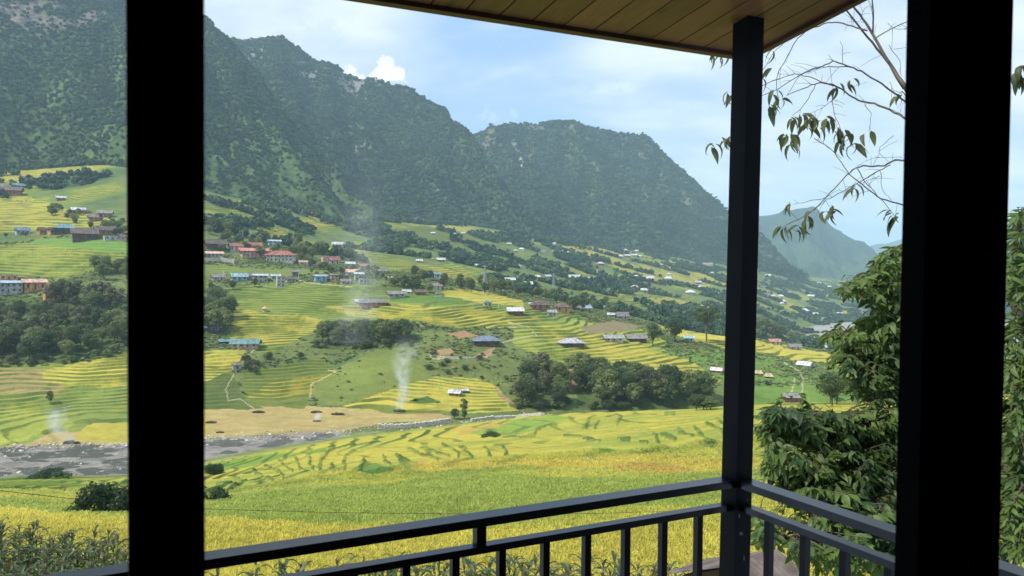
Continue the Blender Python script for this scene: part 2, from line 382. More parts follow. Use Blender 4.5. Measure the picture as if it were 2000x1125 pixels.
# undergrowth below the groves
im = blank()
for p in ([(-650,560),(0,575),(60,580),(130,575),(200,565),(260,585),(260,650),(235,690),(170,706),(90,712),(-650,712)], [(400,590),(445,585),(458,615),(450,660),(400,665)], [(610,655),(700,652),(810,650),(815,678),(700,684),(610,680)],
          [(1000,800),(1035,740),(1090,725),(1110,760),(1100,800)], [(1125,735),(1250,745),(1320,755),(1395,780),(1395,802),(1120,802)]): fill(im, p)
paint(lookup(im, 1.0)*far*.9, (C(.07, .105, .03)[None, None]*m3(.7+.6*NF)).astype(np.float32), 0)
# scrub shoulders and bare cuts
im = blank()
for p in [(990,645),(930,678)],: pass
for p in ([(870,650),(905,645),(940,655),(900,660)], [(840,684),(880,678),(890,690),(845,692)], [(930,690),(965,680),(962,696),(935,698)], [(970,760),(978,768),(1000,790),(985,785),(970,775)], [(1100,735),(1118,715),(1125,760),(1105,770)], [(1000,290),(1010,310),(1000,310)]): fill(im, p)
paint(lookup(im, 1.2)*far*.85, BARE)
im = blank()
for p, wd in (([(1048,655),(1035,640),(990,628)], 2), ([(1040,655),(985,668),(960,672)], 3), ([(500,680),(488,690),(470,712),(455,735),(440,760),(446,782),(470,778),(500,800)], 2.5),
              ([(606,775),(608,750),(625,742),(655,725),(640,722)], 3), ([(1530,708),(1560,725),(1568,740),(1566,775)], 3), ([(1555,730),(1545,770)], 3.5), ([(840,692),(845,700),(950,698),(966,680)], 2.0),
              ([(800,622),(830,640),(815,628)], 1.5), ([(560,540),(600,552),(690,560)], 2), ([(940,640),(1010,640)], 1.5)): stroke(im, p, wd*.8)
paint(lookup(im, .25)*far*.8, PATH, 0)
dark = (np.where(PX < 300, sm(DD, 1000, 1080), np.where(PX < 900, sm(DD, 800, 880), sm(DD, 640, 760)))*sm(fbm(XX/60, YY/60, 77, 4), .52, .60)*(1-sm(DD, 4500, 6000)))*far
paint(dark*.9*(1-lookup(img_far[0][2])), DARK)
# ---- near hillside
near = (~far).astype(np.float32)
bands = fbm(XX/26+.2*NF, (YY)/9, 91, 4); big = fbm(XX/60, YY/38, 95, 3)
ng = sm(bands*.45+big*.55, .40, .58)
nearc = (C(.265, .28, .05)[None, None]*(1-m3(ng))+C(.40, .345, .055)[None, None]*m3(ng)).astype(np.float32)
paint(near, nearc, 0)
NEARP = [
 (C(.46,.35,.06), [(1100,905),(1250,895),(1400,905),(1500,930),(1400,940),(1300,925),(1180,925),(1000,918),(860,930),(700,935),(860,908)]),
 (C(.44,.29,.06), [(1180,922),(1250,912),(1320,922),(1380,938),(1300,940),(1220,930)]),
 (C(.26,.28,.05), [(400,985),(560,965),(760,955),(900,935),(1200,948),(1400,962),(1400,1010),(1100,1010),(850,1035),(620,1045),(400,1030)]),
 (C(.46,.37,.06), [(-600,1035),(0,1005),(150,1035),(400,1028),(600,1045),(800,1050),(1000,1055),(1400,1050),(1700,1050),(1700,1200),(-600,1200)]),
 (C(.20,.25,.035), [(-600,930),(0,925),(150,935),(190,950),(60,952),(-600,950)]),
 (C(.17,.25,.04), [(400,905),(500,893),(640,872),(640,880),(520,900),(430,922),(400,925)]),
 (C(.22,.29,.05), [(900,835),(1000,820),(1080,810),(1120,815),(1060,835),(1000,850),(930,850)]),
 (C(.42,.29,.07), [(880,842),(930,830),(1000,822),(960,835),(900,848)]),
 (C(.42,.29,.07), [(800,905),(835,895),(840,905),(815,910)]),
 (C(.13,.21,.04), [(695,930),(702,912),(735,905),(762,915),(782,925),(740,932)]),
 (C(.24,.30,.03), [(1140,880),(1200,868),(1240,880),(1180,895)]),
]
for c, p in NEARP:
    im = blank(); fill(im, p); paint(lookup(im, 1.6)*near, (c[None, None]*m3(1+.25*(NF-.5))).astype(np.float32))
ST = [[(492,915),(496,923),(515,931),(531,937)],[(517,909),(533,917),(547,923),(551,933)],[(545,899),(552,909),(571,920)],[(575,893),(579,904),(587,917)],[(603,893),(603,904),(611,915)],
 [(648,904),(648,919),(669,917)],[(624,917),(625,899),(645,877),(680,868),(740,862)],[(459,933),(475,939),(507,944)],[(424,944),(453,944),(472,949)],[(749,891),(752,901),(761,907)],
 [(776,888),(800,901),(827,912),(858,909)],[(795,875),(827,890),(853,898)],[(824,875),(853,883),(875,890)],[(864,867),(880,875),(893,883),(895,901)],[(672,917),(672,890),(690,880)],
 [(904,873),(923,896)],[(947,875),(958,893)],[(982,873),(989,890)],[(955,843),(975,848),(1015,853),(1040,850),(1048,838),(1076,829)],[(1103,851),(1147,856),(1170,860)],[(1205,855),(1227,859)],
 [(1211,812),(1207,829)],[(1167,823),(1161,834)],[(1150,819),(1143,834)],[(1275,845),(1285,859)],[(1290,848),(1318,855)],[(1323,840),(1351,851)],[(1354,834),(1370,845)],[(1381,826),(1409,842)],[(1400,818),(1412,826)],
 [(1301,886),(1340,889),(1409,914)],[(1365,875),(1409,897)],[(700,925),(712,897)],[(0,958),(60,970),(110,990),(150,1000)],[(30,975),(90,995)],[(115,965),(125,985),(140,1000)],
 [(1095,892),(1108,892)],[(1140,888),(1150,884)],[(1238,884),(1258,889)],[(1250,862),(1265,864)],[(1300,807),(1316,808)]]
im = blank(); im2 = blank()
for s_ in ST: stroke(im, s_, 3.9); stroke(im, s_[:max(2, len(s_)//2)], 5.5); stroke(im2, [(x+1, y+3) for x, y in s_], 3.0)
bank = lookup(im, .8)*near
nt = near*sm(DD, 98, 130)*(1-sm(DD-KD[6][None], -40, -14))*(.45+.6*sm(fbm(XX/34, YY/34, 141, 3), .35, .55)); tm = np.maximum(tm, nt).astype(np.float32)
paint(bank*.95*(.45+.55*sm(NF, .35, .6)), C(.085, .14, .032))
for k_ in range(26):                          # faint plot edges across the hill
    pass
ed = np.abs(((bands*14+NF*.6) % 1)-.5); paint(near*sm(ed, .46, .49)*.25*sm(DD, 60, 110), C(.17, .21, .035))
# river bed
gr = fbm(XX/3, YY/3, 101, 3)
paint(near*sm(KD[6][None]-DD, 34, 10), (C(.17, .19, .07)[None, None]*m3(.6+.8*NF)).astype(np.float32), 0); paint(river*sm(gr*0+river, .3, .8), (C(.21, .19, .165)[None, None]*m3(.6+.9*gr)).astype(np.float32), 0)
# ---- terraces: real steps in the ground
u = (Hg + (fbm(XX/110, YY/110, 118, 2)-.5)*9 + (fbm(XX/45, YY/45, 111, 3)-.5)*4.2 + (fbm(XX/12, YY/12, 115, 2)-.5)*.5)
STEP = np.where(DD > 650, 2.4, 1.25); STEP = np.where(far, STEP, 2.3)
u = np.where(far, u, .6*Hg-.30*XX+.0012*(XX-10)**2+(fbm(XX/52, YY/52, 143, 3)-.5)*17+(fbm(XX/11, YY/11, 145, 2)-.5)*1.2)
uu = u/STEP; fr = uu-np.floor(uu)
prof = np.where(fr < .74, .12*fr/.74, .12+.88*sm(fr, .74, .97))
Hg = Hg + tm*np.where(far, 1, .35)*(prof-fr)*STEP*np.where(DD > 650, .7, 1)*(.5+sm(NOISE, .35, .6))
nl = near*tm*sm(fr, .70, .80)*(1-sm(fr, .93, 1.0))*sm(fbm(XX/19, YY/19, 147, 3), .38, .52); colr = colr*(1-m3(nl*.85))+C(.10, .155, .035)*m3(nl*.85)
bed = (fbm(XX/7, YY/7, 121, 3)-.5)*1.1; Hg = Hg+river*bed
Hg = Hg+bank*.35+(NF-.5)*.25*(1-tm)*sm(DD, 20, 60)
ground_V = np.stack([XX, YY, Hg], -1)

def H(x, y):                                  # ground height at a world point
    a = math.atan2(x, y); d = math.hypot(x, y)
    j = np.clip(np.searchsorted(A, a)-1, 0, len(A)-2); i = np.clip(np.searchsorted(rows, d)-1, 0, len(rows)-2)
    s = min(1, max(0, (a-A[j])/(A[j+1]-A[j]))); t = min(1, max(0, (d-rows[i])/(rows[i+1]-rows[i])))
    return float((Hg[i, j]*(1-s)+Hg[i, j+1]*s)*(1-t)+(Hg[i+1, j]*(1-s)+Hg[i+1, j+1]*s)*t)
def hit(px, py, dmin=20, dmax=5000):          # where the line of sight through a photograph pixel meets the hillside
    d = pxdir(px, py); hx = math.hypot(d.x, d.y); a = math.atan2(d.x, d.y); te = d.z/hx
    j = int(np.clip(np.searchsorted(A, a)-1, 0, len(A)-2)); s = (a-A[j])/(A[j+1]-A[j])
    col = Hg[:, j]*(1-s)+Hg[:, j+1]*s; e = col-rows*te
    ok = np.where((rows > dmin) & (rows < dmax) & (e >= 0))[0]
    if len(ok) == 0: return None
    i = ok[0]
    if i == 0 or e[i-1] >= 0: D = rows[i]
    else: D = rows[i-1]+(rows[i]-rows[i-1])*(-e[i-1])/(e[i]-e[i-1])
    return Vector((math.sin(a)*D, math.cos(a)*D, D*te)), D

def grid_faces(nr, ncol):
    i = np.arange(nr-1)[:, None]*ncol+np.arange(ncol-1)[None, :]
    return np.stack([i, i+1, i+ncol+1, i+ncol], -1).reshape(-1, 4)
def mat_ground():
    m, t, bs = mat_new('field_ground')
    a = t.new('ShaderNodeAttribute', attribute_name='col'); b = t.new('ShaderNodeAttribute', attribute_name='tu'); c = t.new('ShaderNodeAttribute', attribute_name='tm')
    g = t.new('ShaderNodeNewGeometry'); pos = g.outputs['Position']
    fl = t.m('FLOOR', b.outputs['Fac']); fr = t.m('FRACT', b.outputs['Fac'])
    big = t.m('FLOOR', t.m('MULTIPLY', t.noise(pos, .03, 3, .6), 26))
    wn = t.new('ShaderNodeTexWhiteNoise', noise_dimensions='3D'); t.put(t.comb(fl, big, 0), wn.inputs['Vector'])
    rv = wn.outputs['Value']
    green = t.mix(1, a.outputs['Color'], (.74, .88, .9), 'MULTIPLY'); yel = t.mix(1, a.outputs['Color'], (1.12, 1.05, .95), 'MULTIPLY')
    plot = t.mix(rv, green, yel)
    col = t.mix(t.m('MULTIPLY', c.outputs['Fac'], .85), a.outputs['Color'], plot)
    edge = t.m('MULTIPLY', t.sstep(fr, .66, .76), t.sstep(fr, 1.0, .95))
    rn = t.noise(pos, .05, 3, .6); edge = t.m('MULTIPLY', edge, t.m('MULTIPLY_ADD', t.sstep(rn, .36, .58), .75, .2))
    col = t.mix(t.m('MULTIPLY', t.m('MULTIPLY', edge, c.outputs['Fac']), .85), col, (.075, .115, .022))
    n1 = t.noise(pos, .9, 6, .7); n2 = t.noise(pos, 5.0, 4, .7)
    n0 = t.noise(pos, .22, 5, .7); k = t.m('ADD', t.m('MULTIPLY', n1, .9), t.m('MULTIPLY', n2, .6)); k = t.m('ADD', k, t.m('MULTIPLY_ADD', n0, .7, -.08))
    col = t.mix(1, col, t.comb(k, k, k), 'MULTIPLY')
    t.put(col, bs.inputs['Base Color']); bs.inputs['Roughness'].default_value = .9; bs.inputs['Specular IOR Level'].default_value = .1
    bump(t, bs, t.m('ADD', n1, n2), .55, .35)
    return m
V = ground_V.reshape(-1, 3)
me = np_mesh('ground', V, grid_faces(len(rows), len(cols)), mat_ground())
def add_attr(me, name, typ, arr):
    at = me.attributes.new(name, typ, 'POINT'); at.data.foreach_set('color' if typ == 'FLOAT_COLOR' else 'value', arr.astype(np.float32).ravel())
rgba = np.ones(DD.shape+(4,), np.float32); rgba[..., :3] = np.clip(colr, 0, 1)
add_attr(me, 'col', 'FLOAT_COLOR', rgba); add_attr(me, 'tu', 'FLOAT', uu); add_attr(me, 'tm', 'FLOAT', tm)
ground = link(bpy.data.objects.new('ground', me)); tag(ground, kind='structure')

# ------------------------------------------------------------------ instancing helper (only for uncountable masses)
def hidden(me):
    return bpy.data.objects.new(me.name+'_source', me)
def scatter(name, P, scl, rot, idx, protos, tint=None):
    me = bpy.data.meshes.new(name); me.vertices.add(len(P)); me.vertices.foreach_set('co', np.asarray(P, np.float32).ravel())
    def fa(nm, typ, arr, key='value'):
        at = me.attributes.new(nm, typ, 'POINT'); at.data.foreach_set(key, arr.ravel())
    scl = np.asarray(scl, np.float32)
    if scl.ndim == 1: scl = np.stack([scl]*3, -1)
    fa('scl', 'FLOAT_VECTOR', scl, 'vector'); fa('rot', 'FLOAT_VECTOR', np.asarray(rot, np.float32), 'vector'); fa('idx', 'INT', np.asarray(idx, np.int32))
    if tint is not None: fa('tint', 'FLOAT_COLOR', np.asarray(tint, np.float32), 'color')
    o = link(bpy.data.objects.new(name, me))
    ng = bpy.data.node_groups.new(name, 'GeometryNodeTree')
    ng.interface.new_socket('Geometry', in_out='INPUT', socket_type='NodeSocketGeometry'); ng.interface.new_socket('Geometry', in_out='OUTPUT', socket_type='NodeSocketGeometry')
    N = ng.nodes; L = ng.links; gi = N.new('NodeGroupInput'); go = N.new('NodeGroupOutput'); jn = N.new('GeometryNodeJoinGeometry')
    def attr(nm, typ):
        n = N.new('GeometryNodeInputNamedAttribute'); n.data_type = typ; n.inputs['Name'].default_value = nm; return n.outputs['Attribute']
    m2p = N.new('GeometryNodeMeshToPoints'); L.new(gi.outputs[0], m2p.inputs[0])
    er = N.new('FunctionNodeEulerToRotation'); L.new(attr('rot', 'FLOAT_VECTOR'), er.inputs[0])
    ai = attr('idx', 'INT'); as_ = attr('scl', 'FLOAT_VECTOR')
    for k, pr in enumerate(protos):
        cp = N.new('FunctionNodeCompare'); cp.data_type = 'INT'; cp.operation = 'EQUAL'
        L.new(ai, cp.inputs[2]); cp.inputs[3].default_value = k
        oi = N.new('GeometryNodeObjectInfo'); oi.inputs['Object'].default_value = pr; oi.inputs['As Instance'].default_value = True
        ip = N.new('GeometryNodeInstanceOnPoints'); L.new(m2p.outputs[0], ip.inputs['Points']); L.new(cp.outputs[0], ip.inputs['Selection'])
        L.new(oi.outputs['Geometry'], ip.inputs['Instance']); L.new(er.outputs[0], ip.inputs['Rotation']); L.new(as_, ip.inputs['Scale'])
        L.new(ip.outputs[0], jn.inputs[0])
    L.new(jn.outputs[0], go.inputs[0])
    md = o.modifiers.new('scatter', 'NODES'); md.node_group = ng
    return o

# ------------------------------------------------------------------ mountains
def mat_mountain(name, rock_top=False):
    m, t, bs = mat_new(name)
    g = t.new('ShaderNodeNewGeometry'); pos = g.outputs['Position']; a = t.new('ShaderNodeAttribute', attribute_name='col')
    n1 = t.noise(pos, .045, 6, .7); n2 = t.noise(pos, .006, 4, .6)
    vo = t.new('ShaderNodeTexVoronoi'); t.put(pos, vo.inputs['Vector']); vo.inputs['Scale'].default_value = .07
    k = t.m('ADD', t.m('MULTIPLY', n1, 1.1), .45)
    k = t.m('MULTIPLY', k, t.m('SUBTRACT', 1.15, t.m('MULTIPLY', vo.outputs['Distance'], .45)))
    col = t.mix(1, a.outputs['Color'], t.comb(k, k, k), 'MULTIPLY')
    t.put(col, bs.inputs['Base Color']); bs.inputs['Roughness'].default_value = .95; bs.inputs['Specular IOR Level'].default_value = .05
    bump(t, bs, t.m('ADD', n1, t.m('MULTIPLY', vo.outputs['Distance'], -.8)), .8, 8)
    return m
M_mount = mat_mountain('mountain_slope')
forest_pts = []
def mountain(name, sky, dsky, dfoot, step, nrow, gully, seed, dens, spacing, pw=1.0, cfun=None, back=900, dcol=None):
    xs = np.arange(sky[0][0], sky[-1][0]+.1, step, dtype=float)
    ys = pchip([p[0] for p in sky], [p[1] for p in sky], xs)
    ds = pchip([p[0] for p in dsky], [p[1] for p in dsky], xs); df = pchip([p[0] for p in dfoot], [p[1] for p in dfoot], xs)
    a_ = az(xs); zs = ds*el(xs, ys)
    zf = np.array([H(math.sin(a)*d, math.cos(a)*d) for a, d in zip(a_, df)])-14
    t = np.linspace(0, 1, nrow); tb = np.linspace(0, 1, 14)[1:]
    D = df[None]+(ds-df)[None]*t[:, None]; Zm = zf[None]+(zs-zf)[None]*(t[:, None]**pw)
    Db = ds[None]+back*tb[:, None]; Zb = zs[None]-(zs-zf)[None]*tb[:, None]**1.2*1.0
    D = np.vstack([D, Db]); Zm = np.vstack([Zm, Zb]); Ax = np.broadcast_to(a_[None], D.shape)
    X = np.sin(Ax)*D; Yw = np.cos(Ax)*D
    tt = np.concatenate([t, 1-tb])[:, None]
    env = np.clip(tt/.12, 0, 1)*np.clip((1-tt)/.10, 0, 1)
    arc = Ax*np.mean(ds)
    rid = 1-np.abs(2*fbm(arc/330+tt*.9+seed, tt*1.2+seed, seed, 3)-1)*2
    rid2 = 1-np.abs(2*fbm(arc/110+tt*1.5, tt*4+seed, seed+5, 4)-1)*2
    n = fbm(X/60, Yw/60, seed+9, 4)-.5
    Zm = Zm+gully*(rid-.5)*env*1.0+gully*.38*(rid2-.5)*env+n*gully*.18*(.25+env)
    Zm[:nrow] += 0
    Px, Py = project(X, Yw, Zm)
    colm = cfun(X, Yw, Zm, Px, Py, tt+0*X)
    me = np_mesh(name, np.stack([X, Yw, Zm], -1).reshape(-1, 3), grid_faces(*D.shape), M_mount)
    rg = np.ones(D.shape+(4,), np.float32); rg[..., :3] = colm[0]; add_attr(me, 'col', 'FLOAT_COLOR', rg)
    o = link(bpy.data.objects.new(name, me)); tag(o, kind='structure')
    # forest sample points
    if dens:
        rs = np.random.RandomState(seed); nr_, nc_ = D.shape
        cellA = (np.abs(np.diff(D, axis=0))[:, :-1]*np.abs(np.diff(Ax, axis=1))[:-1]*D[:-1, :-1])
        slope = np.sqrt(1+(np.abs(np.diff(Zm, axis=0))[:, :-1]/np.maximum(np.abs(np.diff(D, axis=0))[:, :-1], 1))**2)
        wgt = cellA*slope*colm[1][:-1, :-1]; wgt[nrow+4:] = 0
        vis = (Px[:-1, :-1] > -80) & (Px[:-1, :-1] < 2060); wgt = wgt*vis
        nn = int(wgt.sum()/(spacing**2)*dens); cs = np.cumsum(wgt.ravel()); pick = np.searchsorted(cs, rs.rand(nn)*cs[-1])
        pi, pj = np.divmod(pick, nc_-1); fu = rs.rand(nn); fv = rs.rand(nn)
        def bi(Q): return (Q[pi, pj]*(1-fv)+Q[pi, pj+1]*fv)*(1-fu)+(Q[pi+1, pj]*(1-fv)+Q[pi+1, pj+1]*fv)*fu
        forest_pts.append(np.stack([bi(X), bi(Yw), bi(Zm), spacing*np.ones(nn)], -1))
    return o
GM = C(.055, .088, .034); GL = C(.10, .15, .05); RK = C(.20, .16, .13)
def mixc(a, b, f): return a*(1-m3(f))+b*m3(f)
def cA(X, Yw, Zm, Px, Py, tt):
    n = fbm(X/120, Yw/120, 201, 4); c = mixc(GM[None, None]+0*m3(X), GL[None, None], sm(n-.2*tt, .40, .56))
    rk = sm(fbm(X/60, Zm/50, 203, 4), .45, .58)*sm(Py, 100, 20)*sm(Px, 330, 150)
    c = mixc(c, RK[None, None], rk); low = sm(Py, 330, 400)*sm(Px, 300, 420)
    pat = sm(fbm(X/50, Yw/50, 207, 3), .56, .60)*sm(Py, 180, 300)
    c = mixc(c, C(.085, .13, .05)[None, None], np.maximum(pat*.8, low*.7))
    return c, np.clip(1-rk*.85-pat*.7-low*.35, .06, 1)
def cB(X, Yw, Zm, Px, Py, tt):
    n = fbm(X/120, Yw/120, 221, 4); low = sm(Py, 300, 410)*sm(n, .35, .55)
    c = mixc(GM[None, None]+0*m3(X), GL[None, None], sm(n, .45, .6)*.6); c = mixc(c, C(.070, .115, .046)[None, None],  low*.8)
    rk = sm(fbm(X/22, Zm/40, 223, 4), .55, .64)*np.maximum(sm(tt, .75, .95)*sm(Px, 800, 700), sm(fbm(X/150, Zm/150, 226, 2), .6, .7)*.6)
    c = mixc(c, C(.26, .24, .21)[None, None], rk); return c, np.clip(1-rk*.9-low*.3, .08, 1)
def cC(X, Yw, Zm, Px, Py, tt):
    n = fbm(X/140, Yw/140, 241, 4); low = sm(Py, 360, 450)*sm(n, .35, .55)*sm(Px, 1150, 1000)
    c = mixc(GM[None, None]+0*m3(X), GL[None, None], sm(n, .45, .6)*.5); c = mixc(c, C(.070, .115, .046)[None, None],  low*.8)
    sx = 1003+(Py-270)*.33; scar = sm(np.abs(Px-sx+8*(fbm(X/20, Zm/20, 245, 2)-.5)), 5, 2)*sm(Py, 268, 276)*sm(Py, 332, 322)*np.where(Py > 300, 1, .6)
    rk = sm(fbm(X/50, Zm/30, 248, 4), .58, .66)*sm(tt, .5, .8)*.6
    c = mixc(c, RK[None, None], rk); c = mixc(c, C(.5, .4, .33)[None, None], scar); return c, np.clip(1-rk*.8-low*.3-scar*1.0, .0, 1)
def cD(X, Yw, Zm, Px, Py, tt):
    n = fbm(X/400, Yw/300, 261, 4); c = mixc(C(.03,.055,.03)[None, None]+0*m3(X), C(.06,.10,.05)[None, None], sm(n, .40, .6)*sm(tt, 1, .4)); return c, 0*X
mountain('mountain_left', [(-700,-45),(0,-50),(150,-50),(300,-15),(400,42),(420,62),(440,76),(480,128),(520,182),(560,240),(600,298),(640,352),(670,392),(700,424),(730,450)],
         [(-700,2000),(0,2050),(400,2100),(440,2080),(520,1930),(600,1780),(670,1600),(730,1420)], [(-700,1250),(0,1250),(250,1180),(450,1200),(600,1260),(730,1360)], 3, 300, 70, 5, 1, 6.2, 1.15, cA)
mountain('mountain_middle', [(250,70),(330,74),(400,78),(440,76),(480,79),(520,76),(540,73),(549,71),(560,80),(600,108),(622,121),(641,123),(656,129),(678,149),(708,154),(731,154),(753,164),(802,175),(828,194),(869,216),(882,239),(902,250),(917,267),(935,296),(955,345),(980,395),(1010,430),(1040,452)],
         [(250,2750),(550,2700),(800,2650),(900,2500),(960,2300),(1040,2050)], [(250,1450),(550,1450),(650,1480),(800,1650),(900,1780),(1040,1950)], 3, 280, 85, 2, 1, 7.2, 1.35, cB)
mountain('mountain_right', [(780,420),(850,340),(880,300),(917,268),(925,264),(945,257),(978,245),(1000,242),(1047,242),(1080,238),(1120,240),(1139,246),(1179,255),(1212,262),(1255,265),(1278,283),(1297,303),(1327,331),(1360,360),(1393,387),(1421,413),(1450,440),(1490,474),(1520,502),(1550,528),(1580,548)],
         [(780,3000),(1000,3200),(1250,3300),(1450,3300),(1580,3300)], [(780,1950),(1000,2050),(1200,2350),(1400,2750),(1580,3150)], 3, 280, 95, 3, 1, 8.0, 1.3, cC)
mountain('mountain_distant', [(1330,470),(1400,440),(1477,423),(1504,420),(1534,412),(1574,406),(1585,403),(1594,407),(1606,424),(1629,447),(1649,459),(1673,471),(1693,484),(1718,504),(1745,530),(1775,552),(1830,570),(1900,575)],
         [(1330,6500),(1900,6300)], [(1330,4300),(1900,4700)], 4, 120, 85, 4, 0, 1, 1.1, cD, back=1500)
mountain('mountain_farthest', [(1450,520),(1600,505),(1690,485),(1720,479),(1760,467),(1850,445),(2000,438),(2200,440),(2700,420)],
         [(1450,13000),(2700,13000)], [(1450,9500),(2700,9500)], 10, 40, 150, 6, 0, 1, 1.0, cD, back=2000)
mountain('hill_right', [(1700,590),(1850,540),(2000,500),(2150,470),(2700,400)],
         [(1700,3600),(2700,3000)], [(1700,2600),(2700,1900)], 10, 60, 60, 8, 0, 1, 1.0, cD, back=800)

# ------------------------------------------------------------------ vegetation meshes
def leaf_cards(rs, centers, radii, n, size, zsq=.8, shell=.55, out=.55):
    """small leaf clumps through a crown made of lobes -> (V, F)"""
    k = rs.randint(0, len(centers), n); d = rs.normal(size=(n, 3)); d /= np.linalg.norm(d, axis=1)[:, None]
    d[:, 2] = np.where((d[:, 2] < -.35) & (rs.rand(n) < .6), -d[:, 2], d[:, 2])
    r = radii[k]*(shell+(1-shell)*rs.rand(n)**.6)*(1+.12*rs.normal(size=n))
    c = centers[k]+d*r[:, None]*np.array([1, 1, zsq])
    nrm = d*(out+.45)+rs.normal(size=(n, 3))*.42; nrm /= np.linalg.norm(nrm, axis=1)[:, None]
    t = np.cross(nrm, rs.normal(size=(n, 3))); t /= np.linalg.norm(t, axis=1)[:, None]; b = np.cross(nrm, t)
    s = size*(.6+.8*rs.rand(n))[:, None]; dr = rs.normal(size=(n, 1))*.25
    V = np.stack([c-t*s, c-b*s*.62+nrm*s*dr, c+t*s, c+b*s*.62-nrm*s*dr], 1).reshape(-1, 3)
    return V, np.arange(n*4).reshape(-1, 4)
def crown_mesh(name, seed, n, size, mat, nl=11, rx=.30, z0=.34, z1=.84, lr=(.10, .19), top=1.0):
    rs = np.random.RandomState(seed); C_ = []; Rr = []
    for i in range(nl):
        z = z0+(z1-z0)*(i+.5)/nl; q = 1-abs((z-(z0+z1)/2)/((z1-z0)/2))**2*.65*top; a = i*2.4+rs.rand()*1.2; r = rx*q*(.35+.75*rs.rand())
        C_.append((math.cos(a)*r, math.sin(a)*r, z)); Rr.append(lr[0]+(lr[1]-lr[0])*rs.rand())
    V, Fc = leaf_cards(rs, np.array(C_), np.array(Rr), n, size)
    return np_mesh(name, V, Fc, mat, False), C_
def trunk_mesh(name, C_, seed, r=.022):
    rs = random.Random(seed); mb = MB()
    mb.tube([(0, 0, -.06), (.01, 0, .1), (.0, .012, .3), (.01, 0, .55), (0, 0, .78)], [r*1.25, r, r*.8, r*.5, r*.15], 7)
    for c in C_:
        zb = max(.16, c[2]-.2); mb.tube([(0, 0, zb), (c[0]*.5, c[1]*.5, (zb+c[2])/2+.01), c], [r*.45, r*.3, r*.1], 5, False)
    return mb.mesh(name, M_bark, True)
TREES = []
for s in range(6):
    cm, C_ = crown_mesh('crown', 10+s, 1900, .030, M_crown if s != 4 else M_crown_dry, nl=10+s % 3*2, rx=.27+.03*(s % 3)); TREES.append((cm, trunk_mesh('trunk', C_, s)))
cm, C_ = crown_mesh('crown', 44, 1500, .030, M_crown, nl=9, rx=.11, z0=.15, z1=.9, lr=(.09, .13)); POPLAR = (cm, trunk_mesh('trunk', C_, 9))
cm, C_ = crown_mesh('crown', 54, 1900, .028, M_crown, nl=11, rx=.34, z0=.58, z1=.88, lr=(.10, .16)); UMBR = (cm, trunk_mesh('trunk', C_, 10))
cm, C_ = crown_mesh('crown', 66, 1700, .028, M_crown_dry, nl=12, rx=.3, z0=.35, z1=.86); DRY = (cm, trunk_mesh('trunk', C_, 11))
def tree_at(p, hgt, var, label, group=None, wide=1.0, name='broadleaf_tree', cat='tree', sink=.2):
    rz = random.random()*6.28
    r = empty(name, (p.x, p.y, p.z-sink), rz, label, cat, group); s = hgt
    for me_, nm in zip(var, ('crown', 'trunk')):
        o = bpy.data.objects.new(nm, me_); link(o); o.parent = r; o.scale = (s*wide, s*wide, s)
    return r
# low-poly crowns for uncountable woods
def blob_proto(name, seed, mat, n=70, size=.42):
    rs = np.random.RandomState(seed); C_ = np.array([(rs.normal()*.22, rs.normal()*.22, .35+rs.rand()*.45) for _ in range(4)]); Rr = .26+.16*rs.rand(4)
    V, Fc = leaf_cards(rs, C_, Rr, n, size*.5, .9, .7, .9)
    return hidden(np_mesh(name, V, Fc, mat, False))
FB = [blob_proto('wood_clump', 300+i, M_forest, 90, .38) for i in range(5)]
def put_forest(name, P, hmin, hmax, label, seed):
    rs = np.random.RandomState(seed); n = len(P); s = P[:, 3]*(hmin+(hmax-hmin)*rs.rand(n)**1.5)
    rot = np.zeros((n, 3)); rot[:, 2] = rs.rand(n)*6.28
    sc3 = np.stack([s, s, s*(.8+.5*rs.rand(n))], -1)
    Q = P[:, :3].copy(); Q[:, 2] -= s*.12
    o = scatter(name, Q, sc3, rot, rs.randint(0, 5, n), FB); tag(o, label, 'forest', kind='stuff'); return o
put_forest('mountain_forest', np.vstack(forest_pts), .75, 1.5, 'dense dark green forest covering the mountain slopes', 5)
# far valley woods
rs = np.random.RandomState(8)
wm = dark[:-1, :-1]*((PX[:-1, :-1] > -60) & (PX[:-1, :-1] < 1800))*(DD[:-1, :-1] > 690)*(DD[:-1, :-1] < 3600)
wm = wm*np.diff(DD, axis=0)[:, :-1]*np.diff(AA, axis=1)[:-1]*DD[:-1, :-1]*np.clip(1.2-DD[:-1, :-1]/4000, .2, 1)
cs = np.cumsum(wm.ravel()); nn = int(min(26000, cs[-1]/38)); pick = np.searchsorted(cs, rs.rand(nn)*cs[-1]); pi, pj = np.divmod(pick, wm.shape[1])
put_forest('valley_woods', np.stack([XX[pi, pj]+rs.rand(nn)*2, YY[pi, pj]+rs.rand(nn)*2, Hg[pi, pj], 6.5+0*pi], -1), .6, 1.5, 'dark strips of woodland between the far fields below the mountains', 6)

